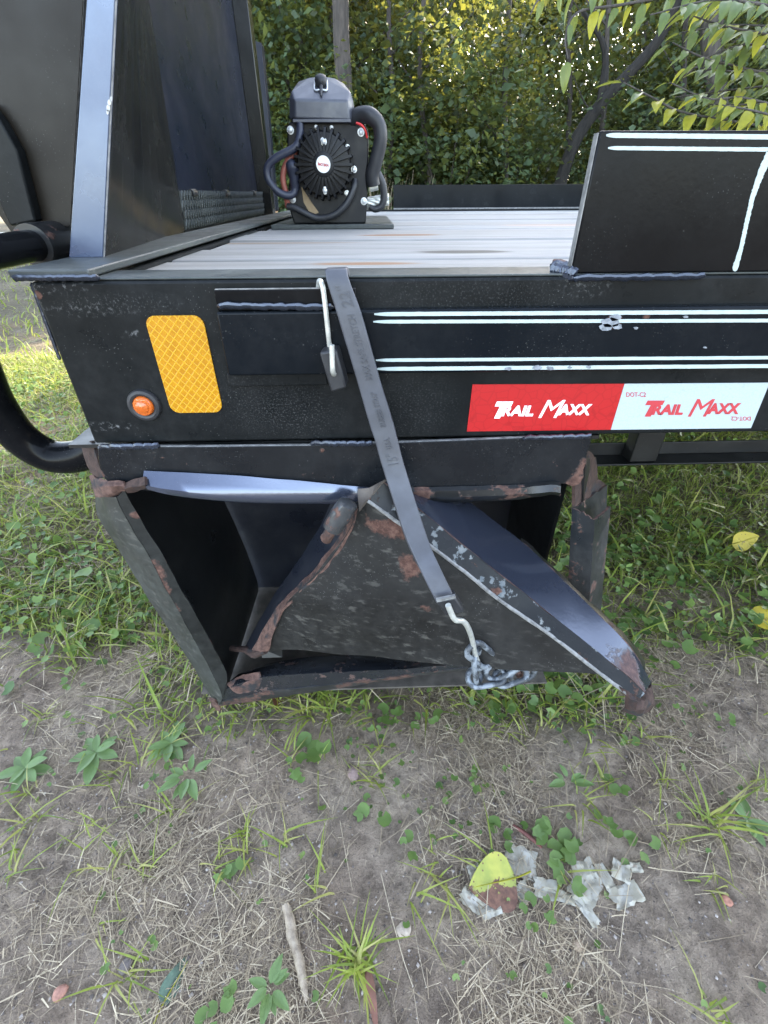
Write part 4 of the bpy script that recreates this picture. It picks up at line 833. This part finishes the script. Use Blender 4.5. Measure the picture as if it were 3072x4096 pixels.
link((1898, 2600, -.110), (1950, 2640, -.103), .0085, (.3, -1, .3))
link((1908, 2632, -.104), (1916, 2702, -.106), .0085, (1, -.55, .2))
link((1905, 2712, -.110), (1985, 2700, -.106), .0085, (.1, -.6, 1))
link((1980, 2690, -.106), (2045, 2655, -.104), .0088, (.2, -1, .5))
link((2010, 2712, -.106), (2075, 2690, -.103), .0078, (.1, -.35, 1))
link((2070, 2702, -.100), (2112, 2690, -.096), .0082, (.1, -1, .2))
MB().tube(L3([(2058, 2648, -.098), (2066, 2680, -.100), (2078, 2700, -.1)]), .0045, 8, wob=.3).build('rusty_weld', M['rust'], CH)

# ================================================================== WINCH
YW = .79
WN = empty('winch', (-.08, 1.0, .695), 'black electric winch bolted to the deck', 'winch')
def Q(px, py, d=0.): return AY(px, py, YW+d)
a, b = Q(1085, 880), Q(1575, 880); MB().box((a.x, .775, .6945), (b.x, 1.26, .7035)).build('base_plate', M['flange'], WN, .0015)
def bracket(y0, y1):
    poly = [Q(x, y) for x, y in ((1146, 520), (1152, 488), (1200, 466), (1420, 478), (1462, 496), (1474, 530), (1474, 640), (1466, 700), (1470, 770), (1466, 850))]
    poly = [(p.x, y0, p.z) for p in poly]+[(Q(1462, 880).x, y0, .7037), (Q(1172, 880).x, y0, .7037)]+[(p.x, y0, p.z) for p in (Q(1158, 845), Q(1150, 770), Q(1156, 700), Q(1146, 640))]
    return MB().slab(poly, (0, y1-y0, 0)).build('end_bracket', M['casting'], WN, .003)
bracket(.800, .838); bracket(1.17, 1.21)
cc = Q(1297, 660); cc.y = .80; RC = .061
MB().tube([(cc.x, .83, cc.z), (cc.x, 1.18, cc.z)], .046, 24).build('drum', M['zinc'], WN, smooth=60)
for k, dz in enumerate((.055, -.06)):
    for sx in (-.06, .06): MB().tube([(cc.x+sx, .83, cc.z+dz), (cc.x+sx, 1.18, cc.z+dz)], .008, 12).build('tie_bar', M['steel'], WN)
MB().tube([(cc.x, 1.2, cc.z), (cc.x, 1.38, cc.z)], .05, 24).build('motor', M['casting'], WN, .003, smooth=60)
cap = MB().lathe([(RC*.93, .0), (RC*.93, .018), (RC*.88, .024), (.024, .028), (.0215, .0365), (.019, .0375)], cc, (0, -1, 0), 48)
for k in range(26):
    an = 2*math.pi*k/26; u = Vector((math.cos(an), 0, math.sin(an))); s = Vector((-math.sin(an), 0, math.cos(an)))*.0023
    ring = []
    for rd, d in ((.020, .031), (.0545, .0295), (.061, .027), (.0632, .020), (.0632, .002)):
        p = cc+u*rd+Vector((0, -d-.0042, 0)); ring += [p-s, p+s]
    V = ring+[cc+u*(.05 if j < 6 else .054)*(1 if j > 1 else .4)+Vector((0, -.004, 0))+(-s if j % 2 == 0 else s) for j in range(10)]
    F = []
    for j in range(4): F += [(2*j, 2*j+1, 2*j+3, 2*j+2), (2*j, 2*j+2, 10+2*j+2, 10+2*j), (2*j+1, 10+2*j+1, 10+2*j+3, 2*j+3)]
    cap.add(V, F+[(0, 10, 11, 1), (8, 9, 19, 18)])
cap = cap.build('ribbed_end_cap', M['casting'], WN, smooth=30)
MB().lathe([(.0148, .0375), (.0146, .0382), (.001, .0383)], cc, (0, -1, 0), 32).build('badge', M['badge'], cap)
mb = MB(); bx = cc+Vector((0, -.0384, 0)); fit_text(mb, 'BAC', [bx+Vector(v) for v in ((-.0108, 0, .0036), (-.0022, 0, .0020), (-.0108, 0, -.0016), (-.0022, 0, -.0030))], (0, -1, 0), .0003, offset=.06)
fit_text(mb, '12KN', [bx+Vector(v) for v in ((-.0014, 0, .0020), (.0108, 0, .0004), (-.0014, 0, -.0030), (.0108, 0, -.0042))], (0, -1, 0), .0003, offset=.06); mb.build('badge_print', M['redprint'], cap, smooth=0)
def bolt(px, py, d, r=.0048, par=None, ax=(0, -1, 0)):
    c = Q(px, py, d); MB().lathe([(r*1.45, 0), (r*1.45, .0016), (r, .0017), (r, .0058), (r*.75, .0066)], c, ax, 12).build('bolt', M['steel'], par or WN, smooth=40)
bolt(1294, 566, -.022); bolt(1300, 762, -.022)
for px, py in ((1162, 521), (1444, 529), (1171, 797), (1456, 805)): bolt(px, py, .0095, .005)
bolt(1390, 588, .0, .0032); bolt(1416, 678, -.002, .0045); bolt(1388, 772, .0, .0036); bolt(1264, 508, .004, .0026); bolt(1326, 510, .004, .0026)
# control box
pts = [Q(x, y, -.006) for x, y in ((1180, 474), (1398, 482), (1178, 398), (1390, 402))]+[Q(x, y, .012) for x, y in ((1157, 480), (1157, 392), (1166, 362), (1416, 488), (1414, 404), (1402, 368))]
tp_ = [Q(x, y, .05) for x, y in ((1192, 326), (1238, 310), (1290, 304), (1335, 312), (1376, 334))]; pts += tp_+[p+Vector((0, .13, -.002)) for p in tp_]
pts += [Vector((p.x, YW+.20, p.z)) for p in (Q(1157, 480), Q(1160, 380), Q(1416, 488), Q(1412, 390))]
bm = bmesh.new(); vs = [bm.verts.new(p-Vector(WN.location)) for p in pts]; bmesh.ops.convex_hull(bm, input=vs); bmesh.ops.dissolve_limit(bm, angle_limit=R(4), verts=bm.verts, edges=bm.edges)
me = bpy.data.meshes.new('control_box'); bm.to_mesh(me); bm.free(); me.materials.append(M['plastic']); cb = bpy.data.objects.new('control_box', me); COL.objects.link(cb); cb.parent = WN
b = cb.modifiers.new('bevel', 'BEVEL'); b.width = .0035; b.segments = 3; b.limit_method = 'ANGLE'; b.angle_limit = R(20)
zz = Q(1290, 483, -.004).z; MB().box((Q(1172, 480).x, YW-.0075, zz-.003), (Q(1404, 480).x, YW+.02, zz+.0025)).build('box_lip', M['plastic'], cb, .001)
k0 = Q(1284, 330, .028); MB().lathe([(.0115, -.004), (.0125, .004), (.0105, .010), (.004, .013)], k0, (0, -.55, 1), 16).build('latch_knob', M['rubberdark'], cb, smooth=60)
MB().tube([Q(x, y, q) for x, y, q in ((1260, 324, .03), (1257, 350, .018), (1262, 362, .012), (1284, 358, .012), (1304, 362, .012), (1309, 350, .018), (1307, 322, .03))], .0018, 8, smooth=4).build('latch_wire', M['steel'], cb)
MB().tube([Q(x, y, q) for x, y, q in ((1284, 345, .016), (1284, 372, .003), (1284, 384, -.003))], [.004, .003, .0015], 8).build('latch_tail', M['rubberdark'], cb)
# cables
for nm, path, r, mt in (('cable', ((1200, 490, .0), (1198, 545, -.006), (1180, 590, -.012), (1110, 628, -.015), (1072, 665, -.015), (1072, 715, -.015), (1110, 765, -.015), (1150, 782, -.01), (1176, 770, -.004), (1180, 720, .0), (1182, 660, .004)), .0075, 'cable'),
                        ('red_cable', ((1192, 560, .006), (1180, 605, .0), (1145, 655, -.002), (1132, 710, -.002), (1142, 770, .0), (1152, 830, .006)), .0062, 'redcable'),
                        ('cable', ((1150, 826, -.004), (1180, 832, -.008), (1225, 855, -.010), (1275, 873, -.010), (1335, 860, -.012), (1385, 815, -.010), (1415, 750, -.004), (1420, 720, .004)), .0068, 'rubberdark'),
                        ('conduit', ((1405, 480, .02), (1440, 462, .01), (1480, 462, .0), (1515, 500, .0), (1522, 560, .0), (1505, 640, .004), (1490, 700, .008), (1495, 740, .012)), .0145, 'rubberdark'),
                        ('red_wire', ((1425, 492, -.008), (1445, 500, -.01), (1460, 520, -.008), (1468, 550, .0)), .0022, 'redwire')):
    MB().tube([Q(*p) for p in path], r, 14, smooth=6).build(nm, M[mt], WN, smooth=60)
MB().tube([Q(*p) for p in ((1182, 650, -.004), (1172, 665, -.006), (1176, 700, -.004), (1182, 760, .0))], [.008, .016, .012, .009], 12, smooth=4).build('terminal_boot', M['cable'], WN, smooth=60)
MB().tube([Q(*p) for p in ((1505, 690, .02), (1530, 735, .02), (1536, 790, .02), (1525, 825, .02), (1500, 837, .02), (1478, 826, .02))], [.010, .0085, .008, .0075, .007, .005], 12, smooth=5).build('cable_hook', M['rubberdark'], WN, smooth=60)
MB().tube([Q(1480, 752, .015), Q(1512, 745, .015)], .0075, 12).build('hook_pin', M['zinc'], WN, smooth=60)
rp = MB()
for k in range(7):
    a = k*.9; rp.tube([Q(1462, 815, .03)+Vector((.052*q, 0, .008*q))+Vector((0, math.cos(a+q*3), math.sin(a+q*3)))*.0085 for q in (0, .25, .5, .75, 1)], .0042, 6)
rp.build('wire_rope', M['zinc'], WN, smooth=60)
MB().slab([Q(x, y, .0085) for x, y in ((1205, 745), (1222, 772), (1250, 815), (1275, 850), (1262, 856), (1235, 845), (1215, 810))], (0, .002, 0)).build('tan_label', plain('tan_card', (.32, .23, .13), .7), WN)
MB().slab([Q(x, y, .0085) for x, y in ((1196, 560), (1208, 556), (1200, 600), (1192, 640), (1186, 630))], (0, .002, 0)).build('tan_label', M['wood'], WN)

# ================================================================== THE TREE THAT REACHES IN FROM THE RIGHT
def leaf_geo(L, Wd, fold=.25, curl=.25, ns=8, shape=1.0, wave=0., seed=0):
    """leaf along +Y from its base, normal +Z, outline ovate, folded at the midrib and curled down"""
    V = []; F = []
    for i in range(ns+1):
        q = i/ns; wq = Wd/2*(math.sin(math.pi*q**(.75*shape)))**.8 if 0 < q < 1 else (.0 if q else .02*Wd)
        for k in (-1, -.5, 0, .5, 1):
            V.append((k*wq, L*q, abs(k)*wq*fold-curl*L*q*q+wave*L*mnoise.noise(Vector((k*1.3+seed, q*4, seed)))))
    for i in range(ns):
        for k in range(4): a = i*5+k; F.append((a, a+1, a+6, a+5))
    return np.array(V), np.array(F)
def leaf_obj(name, me, parent, loc, along, nrm, sc=1.):
    al = Vector(along).normalized(); n = Vector(nrm); n = (n-al*n.dot(al)).normalized(); ac = al.cross(n)
    o = bpy.data.objects.new(name, me); COL.objects.link(o); o.parent = parent
    o.matrix_basis = Matrix.Translation(loc) @ Matrix(((ac.x, al.x, n.x, 0), (ac.y, al.y, n.y, 0), (ac.z, al.z, n.z, 0), (0, 0, 0, 1))) @ Matrix.Scale(sc, 4); return o
M['leafnear'] = foliage('hanging_leaf', [(.065, .115, .045), (.095, .15, .055), (.14, .19, .055)], .42, .28, (.75, .70, .06))
M['leafyel'] = foliage('sunny_leaf', [(.22, .25, .03), (.34, .34, .04), (.42, .38, .05)], .5, .4, (.85, .75, .06))  # backlit glow put into the base colour; some leaves truly yellow
lm_ = []
for k in range(4):
    me = np_mesh('leaf', *leaf_geo(.115, .043+.005*k, .3, .15+.1*k, 8, .9, .02, k)); me.materials.append(M['leafnear'] if k < 3 else M['leafyel']); me.shade_smooth(); lm_.append(me)
BT = empty('mulberry_tree', (3.9, 3.2, 0), 'tree whose leafy twigs hang into view above the stake panel', 'tree')
MB().tube([(3.9, 3.2, -.05), (3.85, 3.2, .8), (3.8, 3.15, 1.7), (3.75, 3.1, 2.8), (3.7, 3.2, 4)], [.11, .09, .08, .06, .03], 12, smooth=4).build('trunk', M['bark'], BT)
tw = [[(3300, 560, 2.75), (3100, 515, 2.65), (2900, 480, 2.55), (2720, 445, 2.5), (2600, 385, 2.45), (2495, 330, 2.4)], [(3300, 330, 2.8), (3100, 300, 2.7), (2930, 262, 2.6), (2800, 225, 2.5), (2690, 170, 2.45)],
      [(3300, -160, 2.8), (3000, -70, 2.65), (2700, -20, 2.5), (2480, 20, 2.4), (2310, 50, 2.35), (2262, 150, 2.32), (2272, 235, 2.3)], [(3000, -200, 2.6), (2650, -110, 2.5), (2350, -60, 2.4), (2170, -10, 2.35), (2120, 60, 2.33)],
      [(3300, 180, 2.6), (3080, 140, 2.55), (2900, 105, 2.5), (2760, 60, 2.45)], [(3300, 450, 2.7), (3100, 420, 2.6), (2960, 390, 2.55), (2830, 395, 2.5), (2680, 330, 2.45)], [(3300, 60, 2.5), (3060, 20, 2.45), (2850, 0, 2.4), (2600, 60, 2.35)], [(3300, 520, 2.5), (3120, 470, 2.45), (3000, 440, 2.4), (2890, 420, 2.4)]]
rs = random.Random(12)
for q in range(7):
    y0 = (30, 110, 210, 290, 360, 430, -40)[q]+rs.uniform(-15, 15); L_ = rs.uniform(380, 620); Y_ = rs.uniform(2.5, 3.1)
    tw.append([(3300, y0-20, Y_+.2), (3300-L_*.3, y0+rs.uniform(-10, 10), Y_+.1), (3300-L_*.65, y0+rs.uniform(-25, 15), Y_), (3300-L_, y0+rs.uniform(-10, 45), Y_-.05)])
for k, pl in enumerate(tw):
    P = [AY(*p) for p in pl]; st = Vector((3.82, 3.15, 1.3+.16*(k % 9)))
    br = MB().tube([st, st.lerp(P[0], .55)+Vector((0, 0, .12))]+P, [.022, .014, .008, .006, .005, .004, .0025], 7, smooth=5).build('branch', M['bark'], BT)
    S = lerp_list(catmull(P, 5), 60); yel = k in (0, 5, 7)
    for j in range(22 if k != 3 else 12):
        i = 8+int(j*51/(22 if k != 3 else 12)) if j < 21 else 59; b = S[min(59, i)]; t_ = (S[min(59, i+1)]-S[min(58, i-1)]).normalized(); sd = t_.cross(Vector((0, 0, 1))).normalized()*(1 if j % 2 else -1)
        droop = rs.uniform(.15, .6) if k not in (2, 3) else rs.uniform(.9, 1.8)
        al = t_*rs.uniform(.3, .9)+sd*rs.uniform(.3, .9)+Vector((0, 0, -droop)); al.normalize(); nr = Vector((rs.uniform(-.4, .4), rs.uniform(-.7, .2), 1))
        me = lm_[3] if (yel and rs.random() < .5) or rs.random() < .1 else lm_[rs.randrange(3)]
        pet = b+al*.012; leaf_obj('leaf', me, br, pet-Vector(BT.location), al, nr, rs.uniform(.5, 1.0))

# ================================================================== SMALL THINGS ON THE GROUND
def G(px, py, dz=0.):
    p = AZ(px, py, 0.)
    for _ in range(3): p = AZ(px, py, float(gh(p.x, p.y)))
    return p+Vector((0, 0, dz))
def plant_mesh(nm, V, F, mat): me = np_mesh(nm, V, F); me.materials.append(mat); me.shade_smooth(); return me
ros = [plant_mesh('leaf', *leaf_geo(.062, .026, .25, .12, 8, 1.35, .012, k), M['fleshy']) for k in range(3)]
ivy = []
for k in range(3):
    keep = RNG; RNG = np.random.default_rng(k+3); v, f = rounds(np.zeros((1, 3)), np.array([.0125]), .01); RNG = keep; ivy.append(plant_mesh('leaf', v, f, M['clover']))
wl = [plant_mesh('leaf', *leaf_geo(.03, .013, .3, .2, 7, 1.0, .01, k), M['fleshy']) for k in range(2)]
rs = random.Random(31)
# rosettes
for (px, py, n, sc, lab) in ((112, 3085, 9, .85, 'broad flat rosette weed with the roundest leaves on bare soil'), (392, 3020, 8, .82, 'star-shaped rosette weed beside the broad flat one'), (690, 2985, 8, .75, 'sparse rosette weed with one long raised leaf'),
                             (2980, 3290, 6, .7, 'rosette weed beside the spiky grass tuft')):
    g0 = G(px, py); e = empty('rosette_weed', g0, lab, 'weed'); a0 = rs.uniform(0, 6.28)
    for k in range(n):
        a = a0+k*2.4+rs.uniform(-.2, .2); up = .10+.42*(k/n)**2; leaf_obj('leaf', ros[k % 3], e, (0, 0, .004+.001*k), (math.cos(a), math.sin(a), up), (0, 0, 1), sc*rs.uniform(.7, 1.1)*(1-.35*k/n))
# grass tufts
def tuft(px, py, n, h0, h1, wd, lean, name, lab, grp=None, mat='grass', spread=.008):
    g0 = G(px, py); m_ = n; x = RNG.normal(0, spread, m_); y = RNG.normal(0, spread, m_)
    V, F = blades(x, y, np.full(m_, -.003), RNG.uniform(h0, h1, m_), RNG.uniform(wd*.7, wd*1.2, m_), RNG.uniform(lean*.5, lean*1.3, m_), seg=(0, .25, .5, .75, 1), wf=(.8, 1, .85, .55, .06))
    e = empty(name, g0, lab, 'grass tuft', grp); o = bpy.data.objects.new('blades', plant_mesh('blades', V, F, M[mat])); COL.objects.link(o); o.parent = e
tuft(1425, 3850, 52, .022, .066, .0034, 1.0, 'grass_tuft', 'dense spiky grass tuft beside the pale stick', spread=.007)
tuft(2840, 3300, 24, .03, .085, .0034, 1.2, 'grass_tuft', 'loose grass tuft next to the small rosette weed')
for i, (px, py) in enumerate(((1270, 2790), (1330, 2830), (1240, 2850))): tuft(px, py, 16, .03, .075, .0036, 1.2, 'grass_tuft', 'bright grass tuft under the rusty sill', 'grass tufts under the sill')
for i, (px, py, n) in enumerate(((640, 3000, 14), (700, 2890, 12), (560, 3050, 12), (1000, 3420, 9), (1120, 3390, 8), (1290, 3540, 7), (1660, 3560, 7), (1770, 3520, 7), (2640, 3130, 9), (140, 3290, 10), (60, 3470, 12), (860, 3460, 7), (560, 3480, 7), (470, 3900, 5), (3020, 3150, 12), (1180, 3030, 6), (440, 2880, 6), (900, 2900, 8), (2230, 2770, 8), (1950, 3440, 5))):
    tuft(px, py, n, .02, .06, .0028, 1.3, 'grass_tuft', 'thin grass tuft on the bare soil', 'thin grass tufts on the bare soil')
tuft(1530, 795, 60, .25, .5, .006, .5, 'dry_grass_tuft', 'tall dry grass beyond the far edge of the deck', None, 'straw', .06) if False else None
# small leafy weeds
def weed(px, py, n, r, sc, lab, grp, kind):
    g0 = G(px, py); e = empty('leafy_weed', g0, lab, 'weed', grp)
    for k in range(n):
        a = rs.uniform(0, 6.28); d = r*rs.uniform(.15, 1)**.7; z = rs.uniform(.006, .02)
        if kind == 'ivy': leaf_obj('leaf', ivy[k % 3], e, (d*math.cos(a), d*math.sin(a), z), (math.cos(a), math.sin(a), rs.uniform(-.2, .3)), (rs.uniform(-.3, .3), rs.uniform(-.5, .1), 1), sc*rs.uniform(.6, 1.15))
        else: leaf_obj('leaf', wl[k % 2], e, (d*.3*math.cos(a), d*.3*math.sin(a), z), (math.cos(a), math.sin(a), rs.uniform(.1, .6)), (0, 0, 1), sc*rs.uniform(.6, 1.2))
weed(2215, 3370, 10, .026, 1., 'round-leaved weed with glossy leaves above the torn paper', None, 'ivy')
weed(2260, 3490, 8, .028, .95, 'round-leaved weed growing up through the torn paper', None, 'ivy')
weed(2270, 3140, 6, .03, .9, 'small weed with jagged leaves between soil patches', None, 'leaf')
weed(1245, 2990, 7, .03, 1.3, 'weed with two big dark round leaves near the tool box corner', None, 'ivy')
weed(760, 3120, 9, .04, 1.2, 'pale upright weed among thin grass', None, 'leaf'); weed(1085, 3960, 8, .02, .9, 'little upright weed left of the pale stick', None, 'leaf')
for px, py in ((1650, 3410), (1700, 2900), (1900, 3130), (2010, 3330), (2400, 3310), (2470, 3150), (2570, 3410), (2140, 3660), (880, 4050), (1160, 3120), (300, 2750), (520, 2560), (2900, 2900), (2500, 3000), (1560, 2860), (1990, 2860), (1480, 3300), (930, 3520)):
    weed(px, py, rs.randint(3, 6), .022, rs.uniform(.55, .85), 'small round-leaved seedling on the bare soil', 'round-leaved seedlings', 'ivy')
for i in range(34):
    px = rs.uniform(60, 3000); py = 2790+1250*rs.random()**1.6
    tuft(px, py, rs.randint(4, 12), .015, .05, .0026, 1.3, 'grass_tuft', 'thin grass tuft on the bare soil', 'thin grass tufts on the bare soil')
# fallen leaves
def fallen(px, py, L, Wd, along, nrm, mat, lab, nm='fallen_leaf', lift=.006, curl=.05, stem=True):
    g0 = G(px, py, lift); V, F = leaf_geo(L, Wd, .08, curl, 12, .8, .03, px % 7); V[:, 1] -= L/2
    me = plant_mesh('leaf', V, F, mat); o = leaf_obj(nm, me, None, g0, along, nrm); tag(o, lab, 'leaf')
    if stem: c = MB().tube([(0, -L/2-.02, .006), (.002, -L/2-.008, .002), (0, -L/2+.004, .0005)], .0011, 6, smooth=3); c = c.build('leaf_stem', M['stemy'], o) if False else None
    if stem:
        c = MB().tube([(.003, -L/2-.022, .004), (.001, -L/2-.01, .002), (0, -L/2+.004, .0005), (0, L*.4, .0012)], [.0013, .0011, .001, .0003], 6, smooth=3); me2 = c.build('stem', M['leafyel']); me2.parent = o
t = NT('yellow_brown_leaf'); ob = t.obj(); sx = t.n('ShaderNodeSeparateXYZ'); t.put(sx.inputs[0], ob)
q = t.math('ADD', t.math('MULTIPLY', sx.outputs[0], -26), t.math('MULTIPLY', t.math('SUBTRACT', t.noise(60, 6, ob, .65), .5), 1.7))
c = t.mix(t.ramp(t.noise(45, 4, ob), .4, .65), (.24, .27, .05), (.36, .35, .06)); c = t.mix(t.ramp(q, .05, .12), c, t.mix(t.ramp(t.noise(150, 4, ob), .4, .7), (.085, .035, .02), (.17, .08, .045)))
c = t.mix(t.ramp(t.vor(130, ob), .18, .10), c, (.13, .07, .03)); M['yb'] = t.bsdf(Base_Color=c, Roughness=.5, Normal=t.bump(t.noise(150, 4, ob), .2, .001))
t = NT('spotted_yellow_leaf'); ob = t.obj(); c = t.mix(t.ramp(t.vor(120, ob), .2, .12), (.40, .32, .035), (.10, .06, .02)); c = t.mix(t.ramp(t.noise(40, 4, ob), .62, .66), c, (.10, .06, .05)); M['ys'] = t.bsdf(Base_Color=c, Roughness=.5)
fallen(1965, 3545, .066, .064, (-.95, -.15, .05), (.05, -.25, 1), M['yb'], 'yellow fallen leaf half turned brown on the torn paper', lift=.012)
fallen(2955, 2215, .085, .05, (.95, .2, .12), (.1, -.85, .6), M['ys'], 'spotted yellow leaf standing in the grass', lift=.045)
fallen(3055, 2520, .075, .05, (.7, -.5, .0), (.1, -.5, .8), M['ys'], 'yellow leaf lying in grass near bare soil', lift=.03)
fallen(712, 3925, .045, .026, (.45, .85, .1), (.5, -.1, .7), plain('dull_green_leaf', (.055, .10, .065), .5, var=.4, scale=90), 'dull green curled leaf lying on bare soil', curl=.25)
fallen(1112, 2808, .042, .022, (.15, -.9, .0), (.4, -.4, .8), plain('brown_leaf', (.11, .045, .025), .55, var=.4, scale=90), 'red brown dead leaf below the rusty sill', lift=.01)
fallen(1490, 4010, .06, .011, (.2, -1, 0), (0, -.2, 1), plain('reddish_leaf', (.17, .075, .05), .6, var=.4), 'narrow reddish dead leaf beside the spiky grass', stem=False)
# torn paper
t = NT('torn_paper'); c = t.mix(t.ramp(t.noise(60, 5), .4, .65), (.28, .255, .19), (.38, .365, .315)); M['paper'] = t.bsdf(Base_Color=t.mix(t.ramp(t.noise(110, 5), .62, .70), c, (.25, .20, .15)), Roughness=.8)
for i, (px, py, wx, wy, a) in enumerate(((1905, 3492, 60, 50, .3), (1885, 3605, 50, 75, .9), (1960, 3640, 70, 45, .2), (2080, 3450, 110, 95, -.4), (2090, 3575, 60, 55, .5), (2180, 3560, 80, 60, -.2), (2245, 3590, 85, 32, -.35), (2335, 3560, 100, 90, .8), (2340, 3500, 80, 80, .2), (2345, 3650, 35, 85, .5), (2415, 3510, 40, 75, .3), (2480, 3490, 60, 60, -.5), (2500, 3585, 110, 60, .25), (2540, 3475, 40, 30, 0))):
    c0 = G(px, py, .005); k = 1/2650.; e = []
    for r_ in range(8):
        ln = []
        for q in range(8):
            u = (q/7-.5)*wx*k; v = (r_/7-.5)*wy*k; jag = .25*mnoise.noise(Vector((q*.7+i*5, r_*.7, i))); u *= 1+jag; v *= 1+jag
            x = c0.x+u*math.cos(a)-v*math.sin(a); y = c0.y+u*math.sin(a)+v*math.cos(a); ln.append(Vector((x, y, max(c0.z+.0040*mnoise.noise(Vector((x*95, y*95, i)))+.003*mnoise.noise(Vector((x*220, y*220, i+4))), float(gh(x, y))+.0008))))
        e.append(ln)
    o = MB().sheet(e, .0003).build('paper_scrap', M['paper'], smooth=25); tag(o, 'crumpled scrap of torn off-white paper around the yellow leaf', 'paper', 'torn paper scraps')
# stick, twig, pebbles
P = [G(1142, 3622, .006), G(1160, 3680, .006), G(1172, 3760, .005), G(1196, 3830, .006), G(1212, 3920, .006), G(1228, 4008, .004)]
o = MB().tube(P, [.0042, .0062, .0066, .0060, .0058, .0050, .0018], 12, smooth=5, wob=.25).build('dry_stick', M['stick'], smooth=60); tag(o, 'pale dry stick lying on the bare soil', 'stick')
o = MB().tube([G(2050, 3305, .004), G(2110, 3350, .006), G(2165, 3395, .004)], [.002, .0034, .0018], 8, smooth=3, wob=.2).build('red_twig', plain('red_bark', (.14, .05, .04), .7, var=.4), smooth=60); tag(o, 'short red brown twig beside the round-leaved weed', 'twig')
for i, (px, py, r, col, lab) in enumerate(((2312, 3785, .0062, (.36, .27, .19), 'small tan pebble below the torn paper'), (242, 3972, .007, (.30, .15, .11), 'reddish pebble left of the dull green leaf'), (1415, 3095, .010, (.24, .17, .15), 'flat pinkish stone near thin grass'), (2905, 3605, .0055, (.36, .17, .12), 'orange brown pebble on bare grey soil'), (1615, 3720, .008, (.40, .33, .26), 'pale wood chip below the yellow leaf'), (505, 3865, .007, (.13, .11, .10), 'dark soil clod beside thin grass'))):
    c0 = G(px, py, r*.3); bm = bmesh.new(); bmesh.ops.create_icosphere(bm, subdivisions=2, radius=r)
    for v in bm.verts: v.co = v.co*(1+.3*mnoise.noise(v.co*180+Vector((i*9, 0, 0)))); v.co.z *= .6; v.co.x *= 1.25
    me = bpy.data.meshes.new('pebble'); bm.to_mesh(me); bm.free(); me.materials.append(plain('stone%d' % i, col, .8, var=.3, scale=200, bump=.3)); me.shade_smooth()
    o = bpy.data.objects.new('pebble', me); COL.objects.link(o); o.location = c0; o.rotation_euler = (0, 0, i*.8); tag(o, lab, 'pebble')
# beyond the trailer: a leaning wooden post and dry grass
a, b = AY(1085, 900, 2.35), AY(1122, 640, 2.35)
wp = empty('wooden_post', (a.x, 2.35, 0), 'split wooden post behind the end gate', 'post')
MB().box((a.x-.02, 2.32, -.05), (a.x+.035, 2.39, b.z)).build('post_shaft', M['wood'], wp, .004)
n = 260; x = RNG.normal(0, .10, n); y = RNG.normal(0, .06, n); V, F = blades(x, y, np.full(n, -.01), RNG.uniform(.5, .95, n), RNG.uniform(.002, .005, n), RNG.uniform(.05, .35, n), seg=(0, .25, .5, .75, 1), wf=(.8, 1, .85, .55, .2))
c0 = AY(1530, 800, 2.5); e = empty('dry_grass_clump', (c0.x, 2.55, 0), 'tall dry grass clump beyond the far edge of the deck', 'grass tuft'); o = bpy.data.objects.new('stalks', plant_mesh('stalks', V, F, M['straw'])); COL.objects.link(o); o.parent = e
